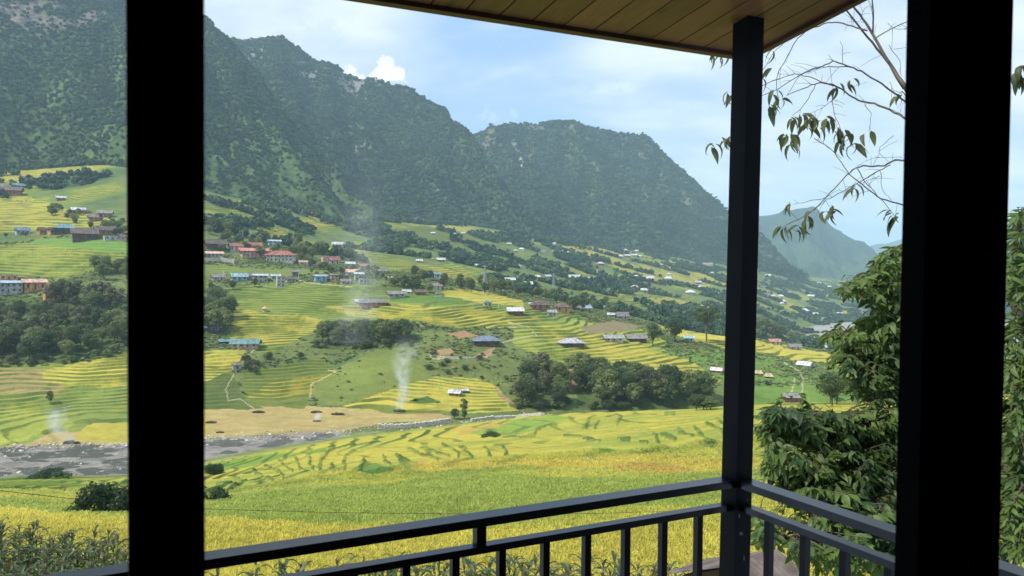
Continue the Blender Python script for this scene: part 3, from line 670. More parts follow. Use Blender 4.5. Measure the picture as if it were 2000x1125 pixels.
rs = np.random.RandomState(18); im = blank(); fill(im, [(640,716),(700,694),(780,684),(850,716),(840,762),(770,780),(690,796),(630,790),(596,768),(610,742)]); knoll = lookup(im, .8)[:-1, :-1]
vm_ = ((PX[:-1, :-1] > -60) & (PX[:-1, :-1] < 1760) & (DD[:-1, :-1] < 760)).astype(float)*far[:-1, :-1]*(1-river[:-1, :-1])*(1-knoll*.96)*(tm[:-1, :-1] < .12)*(colr[:-1, :-1, 0] < .19)
vm_ = vm_*(.16+sm(NOISE[:-1, :-1]*.6+NF[:-1, :-1]*.4, .40, .62))*(DD[:-1, :-1] > (KD[7]+30)[None, :-1])*np.diff(DD, axis=0)[:, :-1]*np.diff(AA, axis=1)[:-1]*DD[:-1, :-1]
cs = np.cumsum(vm_.ravel()); nn = int(min(80000, cs[-1]/1.3)); pick = np.searchsorted(cs, rs.rand(nn)*cs[-1]); pi, pj = np.divmod(pick, vm_.shape[1]); print('scrub', nn)
M_scrub = mat_leaf('foliage_scrub', (.10, .145, .042), (.17, .21, .062), (.27, .29, .10), scale=.04, space='World', objrand=.5, trans=0)
SP = [blob_proto('scrub_clump', 500+i, M_scrub, 60, .34) for i in range(4)]
s_ = .45+2.0*rs.rand(nn)**5; rot = np.zeros((nn, 3)); rot[:, 2] = rs.rand(nn)*6.28
o = scatter('hillside_scrub', np.stack([XX[pi, pj]+rs.rand(nn)*.5, YY[pi, pj]+rs.rand(nn)*.5, Hg[pi, pj]-.25*s_], -1), np.stack([s_*1.2, s_*1.2, s_*.75], -1), rot, rs.randint(0, 4, nn), SP)
tag(o, 'green scrub and tall weeds covering the slopes between the terraces', 'scrub', kind='stuff')

# ------------------------------------------------------------------ water
def mat_water(name, col, rough, foam):
    m, t, bs = mat_new(name); g = t.new('ShaderNodeNewGeometry'); pos = g.outputs['Position']
    mp = t.new('ShaderNodeMapping'); t.put(pos, mp.inputs[0]); mp.inputs['Scale'].default_value = (.35, 1, 1); mp.inputs['Rotation'].default_value = (0, 0, R_(-18))
    n = t.noise(mp.outputs[0], .55, 6, .68, dist=.6)
    c = t.mix(t.m('MULTIPLY', t.sstep(n, .56, .68), foam), col, (.62, .64, .62))
    t.put(c, bs.inputs['Base Color']); bs.inputs['Roughness'].default_value = rough; bs.inputs['IOR'].default_value = 1.33
    bump(t, bs, n, .5, .4); return m
cj = np.arange(0, int(np.searchsorted(cols, 700)), 3); Vw = []
for dd in np.linspace(0, 1, 24):
    D = KD[6][cj]-3+(KD[7][cj]-KD[6][cj]+6)*dd; zz = (Zk[6][cj]+.02)
    Vw.append(np.stack([np.sin(A[cj])*D, np.cos(A[cj])*D, zz], -1))
Vw = np.array(Vw)
o = link(bpy.data.objects.new('river', np_mesh('river', Vw.reshape(-1, 3), grid_faces(24, len(cj)), mat_water('river_water', (.075, .068, .056), .3, .5)))); tag(o, kind='structure')
xs = az(np.linspace(1400, 2600, 40)); Dl = np.linspace(1080, 2100, 20); gx, gd = np.meshgrid(xs, Dl)
o = link(bpy.data.objects.new('reservoir', np_mesh('reservoir', np.stack([np.sin(gx)*gd, np.cos(gx)*gd, gx*0-116.5], -1).reshape(-1, 3), grid_faces(20, 40), mat_water('lake_water', (.30, .27, .22), .35, .1)))); tag(o, kind='structure')
# river boulders
def rock_proto(seed):
    rs = np.random.RandomState(seed); me = bpy.data.meshes.new('boulder')
    import bmesh
    bm = bmesh.new(); bmesh.ops.create_icosphere(bm, subdivisions=2, radius=.5)
    for v in bm.verts:
        k = 1+.35*(float(fbm(np.array([v.co.x*2.3+seed*3]), np.array([v.co.y*2.3+v.co.z*1.7]), 400+seed, 3)[0])-.5)*2; v.co *= k; v.co.z *= .62
    bm.to_mesh(me); bm.free(); me.materials.append(M('river_stone', (.42, .37, .29), .85, .3, 2.5, rnd=.5)); return hidden(me)
RK_ = [rock_proto(i) for i in range(4)]
rs = np.random.RandomState(77); bm_ = river[:-1, :-1]*(fbm(XX/11, YY/11, 131, 3)[:-1, :-1] > .46)*((PX[:-1, :-1] > -60) & (PX[:-1, :-1] < 900))
edge_b = np.exp(-((DD-KD[7][None]-1)/6)**2)[:-1, :-1]*((PX[:-1, :-1] > -60) & (PX[:-1, :-1] < 1080)); bm_ = bm_*.3+edge_b*1.6
bm_ = bm_*np.diff(DD, axis=0)[:, :-1]; cs = np.cumsum(bm_.ravel()); nn = 1700; pick = np.searchsorted(cs, rs.rand(nn)*cs[-1]); pi, pj = np.divmod(pick, bm_.shape[1])
rot = rs.rand(nn, 3)*6.28; rot[:, :2] *= .08
o = scatter('river_boulders', np.stack([XX[pi, pj], YY[pi, pj], Hg[pi, pj]+.05], -1), .3+1.2*rs.rand(nn)**5, rot, rs.randint(0, 4, nn), RK_)
tag(o, 'pale boulders strewn along the bed and far bank of the river', 'boulders', kind='stuff')

# ------------------------------------------------------------------ houses
def wmat(c, kind='wall'):
    key = kind+'_%02d%02d%02d' % tuple(int(x*99) for x in c)
    return M(key, c, .85 if kind == 'wall' else .6, .42, .55, rnd=.14)
GREY = (.20, .18, .16); BRN = (.13, .095, .075); WHT = (.47, .47, .46); TEAL = (.12, .22, .215); RED = (.34, .12, .09); BLUE = (.15, .22, .31); SLATE = (.15, .17, .21)
CREAM = (.62, .55, .42); PINK = (.60, .36, .27); ORNG = (.52, .26, .10); WOOD = (.30, .15, .08); DWOOD = (.10, .07, .05); WWALL = (.43, .41, .36); STEEL = (.45, .47, .48); YELW = (.62, .50, .20); LBL = (.32, .38, .42); STRAW = (.42, .34, .20)
GLASSM = mat_flat('window_glass', (.05, .06, .07), .25, .2, 1); DOORM = mat_flat('door_paint', (.13, .09, .06), .6, .2, 2)
def house(px, py, wpx, label, roof=GREY, wall=WOOD, style='gable', hr=.30, dr=.55, yaw=12, group=None, det=True, cat='house', name='farmhouse', rr=.22, storeys=1):
    hp = wpx*(hr+rr)
    q = hit(px, py+hp*.5, 20, 4800)
    if q is None: return None
    p, D = q; W = .86*wpx/F*p.length; d = W*dr; hh = W*hr; rh = W*rr; rz = -math.atan2(p.x, p.y)+R_(yaw)
    zc = min(H(p.x, p.y), p.z); r = empty(name, (p.x, p.y, zc), rz, label, cat, group)
    x, y = W/2, d/2; lift = hh*.38 if style == 'stilt' else 0
    b = MB()
    b.box(-x, x, -y, y, lift-(0 if style == 'stilt' else 2.0), hh)
    rt = style if style in ('flat', 'shed', 'hip', 'hipgable') else 'gable'
    if style in ('stilt', 'thatch'): rt = 'hipgable'
    if rt == 'gable':
        b.poly([(-x, -y, hh), (-x, y, hh), (-x, 0, hh+rh*.93)]); b.poly([(x, y, hh), (x, -y, hh), (x, 0, hh+rh*.93)])
    b.build('wall', wmat(wall), r)
    ov = .09*W+.15; th = .18; m = MB(); rm = wmat(roof, 'roof')
    if rt == 'flat':
        m.box(-x-.15, x+.15, -y-.15, y+.15, hh, hh+.25)
        m.box(-x-.15, x+.15, -y-.15, -y, hh+.25, hh+.25+rh*.3)
    elif rt == 'shed':
        m.hexa([(-x-ov, -y-ov, hh-.1), (x+ov, -y-ov, hh-.1), (x+ov, y+ov, hh+rh), (-x-ov, y+ov, hh+rh), (-x-ov, -y-ov, hh+.1), (x+ov, -y-ov, hh+.1), (x+ov, y+ov, hh+rh+.2), (-x-ov, y+ov, hh+rh+.2)])
    else:
        rx = x+ov if rt == 'gable' else (max(x-y*.95, x*.12) if rt == 'hip' else x*.72)
        drop = rh*ov/(y)*.9; e = hh-drop*.6
        def sheet(z):
            return [(-x-ov, -y-ov, e+z), (x+ov, -y-ov, e+z), (x+ov, y+ov, e+z), (-x-ov, y+ov, e+z), (-rx, 0, hh+rh+z), (rx, 0, hh+rh+z)]
        n0 = len(m.v); m.v += sheet(0)+sheet(th)
        for f in ((0,1,5,4),(2,3,4,5),(1,2,5),(3,0,4)): m.f.append(tuple(n0+6+i for i in f)); m.f.append(tuple(n0+i for i in f[::-1]))
        for a, c in ((0,1),(1,2),(2,3),(3,0)): m.f.append((n0+a, n0+c, n0+6+c, n0+6+a))
    ro = m.build('roof', rm, r)
    if det:
        if rt != 'flat': MB().box(-x*.8, x*.8, -.12, .12, hh+rh+.1, hh+rh+.32).build('ridge_cap', wmat(tuple(c*.8 for c in roof), 'roof'), ro) if rt not in ('shed',) else None
        nw = max(2, int(W/3.2)) if W > 5 else 1; sh = (hh-lift)/storeys
        for s in range(storeys):
            for i in range(nw):
                cx = -x+(i+.5)*2*x/nw; ww = min(.6, x/nw*.45); z0 = lift+s*sh+sh*.32; z1 = lift+s*sh+sh*.74
                if s == 0 and i == nw//2: MB().box(cx-ww*.8, cx+ww*.8, -y-.07, -y+.02, lift+.05, lift+sh*.76).build('door', DOORM, r)
                else: MB().box(cx-ww, cx+ww, -y-.06, -y+.02, z0, z1).build('window', GLASSM, r)
        if style == 'stilt':
            for i in range(max(3, nw)):
                cx = -x+.15+(2*x-.3)*i/(max(3, nw)-1)
                for yy in (-y+.12, y-.12): MB().box(cx-.12, cx+.12, yy-.12, yy+.12, -2.0, lift).build('stilt', wmat(DWOOD), r)
    return r
HS = [  # px, py, width px, label, options
 (37,363,18,'small teal-roofed shed at the top left edge below the forest',dict(roof=TEAL)),
 (24,373,30,'dark brown longhouse on the yellow hilltop at far left',dict(roof=BRN,yaw=-15)),
 (8,366,18,'small brown hut left of the teal-roofed shed',dict(roof=GREY)),
 (119,387,16,'pale grey hut among trees above the upper left village',dict(roof=STEEL)),
 (153,411,22,'white tin-roofed shed on the edge of the upper left yellow field',dict(roof=WHT,yaw=5)),
 (169,413,13,'small brown hut touching the white tin-roofed shed',dict(roof=BRN)),
 (187,425,24,'grey-roofed farmhouse below the white tin-roofed shed',dict(roof=GREY)),
 (205,417,25,'low grey-roofed barn behind the trees at upper left',dict(roof=GREY,yaw=-10)),
 (44,451,22,'white-walled house with a small bright blue roof in the left village',dict(roof=BLUE,wall=WWALL,hr=.35)),
 (82,451,14,'first small orange house with pitched roof in the left village',dict(roof=BRN,wall=ORNG,hr=.6,rr=.3,yaw=35)),
 (102,451,14,'second small orange house, beside the teal-roofed hall',dict(roof=BRN,wall=ORNG,hr=.6,rr=.3,yaw=40)),
 (128,446,35,'wide hall with a turquoise hipped roof in the left village',dict(roof=TEAL,style='hip',wall=DWOOD,yaw=-6)),
 (165,457,42,'long brown-roofed farmhouse right of the turquoise-roofed hall',dict(roof=BRN,wall=DWOOD,yaw=4)),
 (205,450,34,'brown-roofed house behind the long white building at left',dict(roof=BRN,wall=WOOD)),
 (219,463,30,'low long house with a white wall band beside the left window frame',dict(roof=GREY,wall=WWALL,style='flat',hr=.25,rr=.1)),
 (243,464,16,'reddish brick hut half hidden by the left window frame',dict(roof=BRN,wall=PINK,hr=.5)),
 (16,560,46,'large white two-storey building with blue-grey roof at the left edge',dict(roof=LBL,wall=WWALL,hr=.42,rr=.08,storeys=2,yaw=3)),
 (16,541,28,'tan building with flat roof behind the large white two-storey building',dict(roof=CREAM,wall=ORNG,style='flat',hr=.35,rr=.08)),
 (67,556,36,'orange house with a terracotta roof at the top of the left grove',dict(roof=PINK,wall=ORNG,hr=.45,rr=.16)),
 (107,574,36,'orange timber building half hidden by brown trees in the left grove',dict(roof=BRN,wall=ORNG,hr=.45,rr=.12,storeys=2)),
 (405,424,12,'small blue-roofed hut beside the left window frame above the school',dict(roof=BLUE)),
 (421,476,38,'dark longhouse behind the pale compound wall at left',dict(roof=BRN,wall=DWOOD)),
 (461,482,26,'white house with red-tiled roof left of the school',dict(roof=RED,wall=WWALL,hr=.4)),
 (494,480,32,'low white house with red gables behind the school',dict(roof=RED,wall=WWALL,yaw=20)),
 (418,496,32,'low white house with a pink roof inside the pale compound wall',dict(roof=PINK,wall=WWALL,hr=.22,rr=.12)),
 (497,492,56,'long pink two-storey school block with pale red roof',dict(roof=(.5,.2,.15),wall=PINK,hr=.22,rr=.10,storeys=2,name='school_block',cat='school')),
 (549,499,56,'cream school block with bright red hipped roof and arcade',dict(roof=RED,wall=CREAM,hr=.26,rr=.15,storeys=2,style='hip',yaw=-14,name='school_block',cat='school')),
 (536,474,24,'pale blue house standing above the red-roofed school',dict(roof=LBL,wall=LBL,hr=.45,rr=.12,storeys=2)),
 (566,477,16,'small white roofed shed right of the pale blue house',dict(roof=WHT)),
 (660,477,22,'low white shed on the field edge above the round dark tree',dict(roof=WHT,wall=WWALL,yaw=-15)),
 (681,479,22,'pale barn directly above the round dark tree',dict(roof=WHT,wall=WWALL,yaw=-20)),
 (645,503,36,'pink flat building behind the small red-roofed white house',dict(roof=PINK,wall=PINK,style='flat')),
 (653,509,21,'small white house with red-brown roof in the middle of the village',dict(roof=RED,wall=WWALL,hr=.45)),
 (592,512,16,'tiny house with arched pale front right of the school',dict(roof=PINK,wall=WWALL)),
 (607,517,17,'small grey shed below right of the school',dict(roof=GREY,wall=STEEL)),
 (684,515,19,'long white shed left of the bright red roof',dict(roof=WHT,wall=WWALL)),
 (711,520,19,'small white house with bright red roof beside the radio mast',dict(roof=RED,wall=WWALL,hr=.4)),
 (426,541,24,'grey-roofed white house at the left end of the lower village row',dict(roof=GREY,wall=WWALL)),
 (443,536,13,'narrow yellow block at the left end of the lower village row',dict(roof=YELW,wall=YELW,style='flat',hr=1.0,rr=.1,storeys=2)),
 (467,540,30,'long teal-grey roofed house right of the narrow yellow block',dict(roof=(.22,.33,.33),wall=LBL)),
 (488,538,22,'grey barn joining the long teal-grey roofed house',dict(roof=GREY,wall=LBL)),
 (508,542,28,'white two-storey house in the lower village row',dict(roof=STEEL,wall=WWALL,hr=.5,rr=.12,storeys=2)),
 (538,539,18,'pale tin shed left of the narrow white tower house',dict(roof=STEEL,wall=LBL)),
 (548,548,17,'narrow white tower house standing lowest in the village row',dict(roof=GREY,wall=WWALL,hr=1.25,rr=.1,style='flat',storeys=3)),
 (568,545,19,'white-fronted shop house right of the narrow white tower house',dict(roof=BRN,wall=WWALL,hr=.35)),
 (577,533,14,'tall grey timber house behind the white-fronted shop house',dict(roof=GREY,wall=GREY,hr=.7)),
 (626,542,25,'blue-grey box house beside the pinkish two-storey house',dict(roof=LBL,wall=(.2,.36,.40),hr=.45,rr=.12)),
 (653,541,17,'pinkish two-storey house on pillars in the village row',dict(roof=GREY,wall=PINK,hr=.8,rr=.12,storeys=2)),
 (675,549,20,'white house with grey roof at the front of the village row',dict(roof=GREY,wall=WWALL)),
 (688,531,25,'pink-roofed house below the long white shed',dict(roof=PINK,wall=WWALL)),
 (701,539,19,'tall white house at the right end of the village',dict(roof=WHT,wall=WWALL,hr=.8,rr=.15,storeys=2)),
 (709,547,17,'white box house below the tall white house',dict(roof=WHT,wall=WWALL,style='flat',hr=.5)),
 (728,589,55,'long brown thatched farm building alone in the terraces',dict(roof=GREY,wall=WOOD,style='thatch',hr=.14,rr=.13)),
 (702,588,18,'white tin shed joined to the long brown farm building',dict(roof=WHT,wall=STEEL,hr=.25)),
 (774,573,36,'low grey house with white front left of the field edge trees',dict(roof=GREY,wall=WWALL,hr=.2,rr=.16)),
 (794,569,17,'pale tin roofed hut right of the low grey house',dict(roof=STEEL,wall=WWALL)),
 (821,570,23,'small brown house between the pale hut and the round bush',dict(roof=BRN,wall=WOOD)),
 (856,575,12,'tiny white and brown hut in front of the field edge bushes',dict(roof=GREY,wall=WWALL,hr=.6)),
 (747,529,17,'small pale house right of the radio mast',dict(roof=GREY,wall=WWALL)),
 (762,543,9,'tiny white tomb-like hut below the pale house',dict(roof=WHT,wall=WWALL,hr=.7)),
 (845,537,31,'white pillared house with a bright blue roof',dict(roof=BLUE,wall=WWALL,hr=.32,rr=.1)),
 (849,558,28,'brown-grey roofed farmhouse below the blue-roofed pillared house',dict(roof=GREY,wall=WWALL)),
 (861,507,17,'lone white-roofed house on the middle ridge',dict(roof=WHT,wall=WOOD)),
 (819,509,13,'tiny white hut beside a round tree on the middle ridge',dict(roof=WHT,wall=WWALL)),
 (952,594,17,'small stilt tower with teal roof on the yellow field edge',dict(roof=TEAL,wall=(.5,.42,.33),style='stilt',hr=.85,rr=.15)),
 (1006,606,33,'open barn with a bright white roof above the terraces',dict(roof=WHT,wall=DWOOD,style='gable',hr=.25,rr=.2)),
 (1055,594,40,'orange-brown timber house with grey roof in the middle hamlet',dict(roof=BRN,wall=WOOD,style='hip',hr=.3,rr=.22)),
 (1040,594,16,'small pale shed left of the orange-brown timber house',dict(roof=STEEL,wall=WWALL)),
 (1098,599,30,'orange-walled house with a big brown hipped roof in the middle hamlet',dict(roof=BRN,wall=ORNG,style='hip',hr=.42,rr=.26)),
 (1078,610,18,'small blue-white shed in front of the two orange houses',dict(roof=LBL,wall=WWALL,hr=.4)),
 (1122,541,23,'white-roofed house alone above the middle hamlet trees',dict(roof=WHT,wall=WOOD)),
 (996,547,21,'pale teal house with white roof right of the pylon',dict(roof=WHT,wall=TEAL,hr=.4)),
 (1028,555,24,'white-roofed house with cream wall right of the pylon',dict(roof=WHT,wall=CREAM,hr=.4)),
 (1000,564,14,'small cream hut below the pale teal house',dict(roof=CREAM,wall=CREAM)),
 (1145,599,22,'white gabled house right of the middle hamlet',dict(roof=STEEL,wall=WWALL,yaw=55,rr=.35)),
 (1124,600,18,'grey barn between the orange house and the white gable',dict(roof=GREY,wall=GREY)),
 (1215,615,25,'grey roofed farmhouse among the trees above the brown field',dict(roof=GREY,wall=WWALL,rr=.32)),
 (1193,614,15,'small pale barn left of the grey roofed farmhouse in the trees',dict(roof=STEEL,wall=WWALL)),
 (1258,616,18,'grey hut at the right end of the tree-lined hamlet',dict(roof=GREY,wall=STEEL)),
 (950,662,54,'large dark stilt house with a steep blue-grey hipped roof on a bare bank',dict(roof=SLATE,wall=DWOOD,style='hip',hr=.16,rr=.17,dr=.7,yaw=8)),
 (1116,666,50,'round overgrown farmhouse with pale grey roof in the terraces',dict(roof=(.34,.33,.34),wall=DWOOD,style='hip',hr=.14,rr=.17,dr=.7)),
 (889,766,25,'white tin-roofed hut alone in the lower yellow terraces',dict(roof=WHT,wall=WOOD,hr=.28,yaw=-20)),
 (908,763,13,'small open shelter beside the white tin-roofed hut',dict(roof=STEEL,wall=DWOOD,hr=.4)),
 (1198,659,40,'left half of a long grey-roofed stilt house beside the terraces',dict(roof=(.26,.24,.23),wall=WWALL,hr=.18,rr=.14)),
 (1243,659,40,'right half of the long dark stilt house beside the tall trees',dict(roof=(.24,.22,.21),wall=DWOOD,hr=.18,rr=.16)),
 (1345,660,20,'small pale teal house under the big spreading tree',dict(roof=(.3,.45,.43),wall=WWALL,hr=.35)),
 (1400,722,22,'pinkish tin-roofed hut at the left side of the veranda post',dict(roof=(.6,.5,.45),wall=WOOD,hr=.25,yaw=-15)),
 (1481,727,15,'left of two small thatched huts on the green meadow',dict(roof=STRAW,wall=DWOOD,style='thatch',hr=.25,rr=.35)),
 (1501,733,15,'right of two small thatched huts on the green meadow',dict(roof=STRAW,wall=DWOOD,style='thatch',hr=.25,rr=.35)),
 (1546,774,33,'red-walled house with mossy grey roof at the foot of the meadow track',dict(roof=GREY,wall=(.38,.13,.09),hr=.24,rr=.22)),
 (1572,711,27,'white-roofed barn on the ridge right of the meadow',dict(roof=WHT,wall=WWALL,hr=.2,yaw=-25)),
 (1587,712,10,'tiny brown hut beside the white-roofed barn on the ridge',dict(roof=BRN)),
 (1480,655,20,'white house beside the veranda post below the big wood',dict(roof=WHT,wall=WWALL)),
 (1513,667,21,'red-brown roofed house between the white house and the lake',dict(roof=(.4,.2,.14),wall=WWALL,hr=.35)),
 (1552,677,24,'low grey house at the foot of the lakeside wood',dict(roof=GREY,wall=WWALL)),
 (1622,678,20,'white-roofed house near the lake behind the leafy tree',dict(roof=WHT,wall=WWALL)),
 (1661,690,28,'pink-roofed house near the lake mostly hidden by leaves',dict(roof=PINK,wall=WWALL)),
 (414,637,30,'white-roofed blue-walled shed beside the left window frame',dict(roof=WHT,wall=BLUE,hr=.25,rr=.3,yaw=-20)),
 (480,669,52,'long farmhouse with a pale teal roof below the terraces',dict(roof=(.14,.25,.23),wall=PINK,hr=.16,rr=.15,yaw=-12)),
 (441,666,26,'smaller teal-roofed annex left of the long teal farmhouse',dict(roof=(.14,.25,.23),wall=DWOOD,hr=.18,rr=.15)),
 (463,714,17,'tiny grey hut on the winding path left of the spiky bush',dict(roof=GREY,wall=WWALL,hr=.5)),
 (1382,515,21,'long cream building with orange roof far up the valley',dict(roof=(.6,.4,.3),wall=CREAM,style='flat',hr=.4)),
 (1475,529,12,'small white tower block beside the veranda post far away',dict(roof=WHT,wall=WWALL,style='flat',hr=.9,rr=.1)),
]
random.seed(4)
for px, py, wpx, lab, kw in HS: house(px, py, wpx, lab, det=wpx >= 14, **kw)
FARH = [(933,518,13),(962,517,16),(967,524,14),(1012,520,13),(980,515,10),(1050,540,15),(1070,539,13),(1047,432,10),(994,476,10),(1019,486,11),(1038,468,10),(1088,446,10),(1103,443,10),(1083,475,8),(1095,490,10),(1108,492,9),(1060,491,9),(1007,489,9),(904,455,8),(888,456,8),(846,455,9),(771,453,8),(762,474,9),
 (1173,514,13),(1154,543,12),(1243,540,15),(1267,543,19),(1305,543,15),(1185,566,13),(1240,560,16),(1259,566,15),(1162,567,17),(1363,551,13),(1348,570,17),(1241,574,11),(1243,490,10),(1238,498,12),(1250,500,9),(1225,499,12),(1212,500,10),(1247,489,8),(1222,488,9),(1205,478,8),(1260,470,9),(1087,446,9),(1078,443,8),(1110,447,8),(1071,443,9),(1354,493,12),(1335,491,9),(1395,494,12),(1412,493,11),(1224,519,8),(1290,517,8),(1392,533,9),(1307,535,9),(1367,560,10),(1398,572,12),(1063,490,9),(1082,491,9),
 (1500,538,11),(1548,539,11),(1584,578,12),(1525,578,11),(1497,575,14),(1510,578,12),(1540,572,10),(1530,588,11),(1590,613,13),(1571,606,16),(1610,622,10),(1600,553,9),(1640,612,10),(1575,545,9),(1620,560,9),(1527,592,9),(1490,560,9)]
for k, (px, py, wpx) in enumerate(FARH):
    rf = [WHT, STEEL, WHT, (.55,.6,.6), GREY, (.5,.42,.38)][k % 6]
    house(px, py, wpx, 'tiny pale-roofed farmhouse in the hazy far half of the valley, '+('upper' if py < 500 else 'middle' if py < 545 else 'lower')+' '+('left' if px < 1000 else 'centre' if px < 1150 else 'right' if px < 1430 else 'beyond the post'), roof=rf, wall=[WWALL, CREAM, WOOD][k % 3], style=['gable', 'hip'][k % 2], hr=.28, rr=.24, yaw=random.uniform(-30, 30), group='tiny farmhouses scattered over the hazy valley', det=False)

# ------------------------------------------------------------------ countable trees
random.seed(11)
def spot(v, vals, words):                     # which third of a patch something stands in
    lo, hi = min(vals), max(vals); return words[min(len(words)-1, int((v-lo)/(hi-lo+1e-6)*len(words)))]
def cluster(poly, n, h0, h1, label, group, vars_, wide=(.9, 1.25), dmin=200, stuff=False, name='broadleaf_tree', cat='tree'):
    xs = [p[0] for p in poly]; ys = [p[1] for p in poly]; k = 0; tries = 0
    while k < n and tries < n*30:
        tries += 1; x = random.uniform(min(xs), max(xs)); y = random.uniform(min(ys), max(ys)); ins = False
        for a in range(len(poly)):
            (xa, ya), (xb, yb) = poly[a], poly[(a+1) % len(poly)]
            if (ya > y) != (yb > y) and x < (xb-xa)*(y-ya)/(yb-ya)+xa: ins = not ins
        if not ins: continue
        q = hit(x, y, dmin, 4000)
        if not q: continue
        if stuff: WOODS.append((q[0].x, q[0].y, q[0].z-.2, random.uniform(h0, h1)*.5+random.uniform(h0, h1)*.5, random.uniform(*wide), random.randrange(6)))
        else: tree_at(q[0], random.uniform(h0, h1), random.choice(vars_), label+(', '+spot(y, ys, ('back', 'middle', 'front'))+' '+spot(x, xs, ('left', 'centre', 'right')) if n >= 12 else ''), group, random.uniform(*wide), name, cat)
        k += 1
T0 = TREES; WOODS = []
cluster([(-60,622),(0,622),(70,622),(120,604),(200,596),(245,600),(245,650),(225,690),(150,700),(80,710),(-60,712)], 88, 9, 16, 'leafy tree in the dense grove on the mound at the left edge', 'trees of the left mound grove', T0+[DRY, DRY])
cluster([(95,592),(130,588),(235,590),(235,598),(110,602)], 10, 13, 17, 'greyish thin-leaved tree along the top of the left mound grove', 'grey-brown trees atop the left mound', [DRY])
cluster([(180,528),(245,530),(250,550),(190,548)], 9, 10, 15, 'dark green tree behind the left grove by the window frame', 'dark trees behind the left grove', T0)
cluster([(402,600),(440,590),(455,610),(450,655),(402,660)], 16, 11, 17, 'tree beside the left window frame near the teal-roofed farm', 'trees by the teal farm', T0+[DRY])
cluster([(402,560),(430,555),(520,560),(500,575),(402,600)], 6, 5, 9, 'shrubby tree on the slope below the village row', 'shrubby trees below the village', T0, stuff=True)
cluster([(612,668),(700,664),(800,660),(806,668),(700,675),(612,672)], 28, 11, 15, 'dark tree in the smoke-veiled grove above the meadow knoll', 'trees of the grove above the knoll', T0, (1.0, 1.35))
cluster([(1005,790),(1040,745),(1085,735),(1105,760),(1095,795),(1030,800)], 18, 11, 17, 'bamboo-like green tree left of the bare earth cut', 'trees left of the earth cut', T0)
cluster([(1125,745),(1180,748),(1245,755),(1250,797),(1150,798),(1125,770)], 27, 12, 18, 'broad green tree in the wood right of the bare earth cut', 'trees of the wood behind the rice crest', T0, (1, 1.3))
cluster([(1250,760),(1320,760),(1385,780),(1390,798),(1250,797)], 21, 12, 18, 'dark green tree at the right end of the wood behind the crest', 'trees at the right end of the crest wood', T0)
cluster([(1475,640),(1560,668),(1560,676),(1480,655)], 12, 16, 26, 'large dark tree in the wood by the lake right of the post', 'trees of the lakeside wood', T0)
cluster([(1615,775),(1700,775),(1710,795),(1620,795)], 7, 7, 11, 'bushy tree behind the leafy branches right of the meadow', 'bushy trees right of the meadow', T0)
cluster([(430,455),(560,465),(640,480),(640,500),(600,515),(430,500)], 46, 7, 13, 'tree among the houses of the red-roofed village', 'trees of the red-roofed village', T0, stuff=True)
cluster([(402,440),(450,440),(470,470),(402,470)], 8, 9, 14, 'dark tree on the knoll behind the dark longhouse', 'dark trees on the knoll by the frame', T0)
cluster([(560,480),(630,478),(640,505),(575,510)], 10, 9, 14, 'tall dark tree right behind the school', 'tall dark trees behind the school', T0)
cluster([(600,520),(740,528),(780,560),(700,556),(600,545)], 40, 3, 8, 'small tree between the lower village houses', 'small trees between village houses', T0, stuff=True)
cluster([(760,520),(830,545),(900,560),(920,575),(840,578),(780,562)], 16, 6, 11, 'tree along the yellow field edge left of the pylon', 'trees left of the pylon', T0)
cluster([(890,560),(1000,550),(1010,575),(960,575),(900,572)], 13, 9, 14, 'tree in the wood around the foot of the near pylon', 'trees around the near pylon', T0+[DRY])
cluster([(1000,575),(1100,570),(1200,600),(1280,615),(1270,625),(1150,612),(1040,590)], 60, 6, 12, 'tree in the tree belt around the middle hamlet', 'trees of the middle hamlet belt', T0, stuff=True)
cluster([(0,385),(120,400),(245,440),(245,465),(120,436),(60,398),(0,380)], 36, 5, 10, 'tree along the upper left village under the forest', 'trees of the upper left village', T0, stuff=True)
cluster([(230,455),(245,470),(0,470),(0,460)], 8, 3, 5, 'low bush along the lower edge of the left village', 'low bushes below the left village', T0, name='scrub_bush', cat='bush')
cluster([(470,690),(520,690),(600,680),(640,690),(560,730),(480,740)], 9, 2.5, 4.5, 'scrubby bush in the gully right of the winding path', 'scrub bushes of the gully', T0, (1.3, 1.8), name='scrub_bush', cat='bush')
cluster([(840,690),(1000,690),(1020,740),(940,750),(830,720)], 14, 1.8, 3.5, 'low scrub bush on the green slope below the blue-roofed house', 'scrub bushes below the blue-roofed house', T0, (1.3, 1.9), name='scrub_bush', cat='bush')
WD = np.array(WOODS); rs = np.random.RandomState(3); rot = np.zeros((len(WD), 3)); rot[:, 2] = rs.rand(len(WD))*6.28
def joined(k):
    vs = []; fs = []; n = 0
    for me_ in TREES[k]:
        v = np.empty(len(me_.vertices)*3, np.float32); me_.vertices.foreach_get('co', v); vs += [tuple(q) for q in v.reshape(-1, 3)]; fs += [tuple(i+n for i in p.vertices) for p in me_.polygons]; n = len(vs)
    me2 = bpy.data.meshes.new('village_tree'); me2.from_pydata(vs, [], fs); me2.materials.append(M_crown); me2.update(); return hidden(me2)
o = scatter('village_trees', WD[:, :3], np.stack([WD[:, 3]*WD[:, 4], WD[:, 3]*WD[:, 4], WD[:, 3]], -1), rot, WD[:, 5].astype(int), [joined(k) for k in range(6)]); tag(o, 'small green trees standing between the village houses and hamlets', 'trees', kind='stuff')
cluster([(-60,700),(60,706),(150,700),(225,688),(245,660),(250,672),(232,696),(150,710),(60,716),(-60,716)], 34, 2.5, 5, 'low leafy bush along the foot of the left mound grove', 'bushes at the foot of the left mound', T0, (1.3, 1.9), name='scrub_bush', cat='bush')
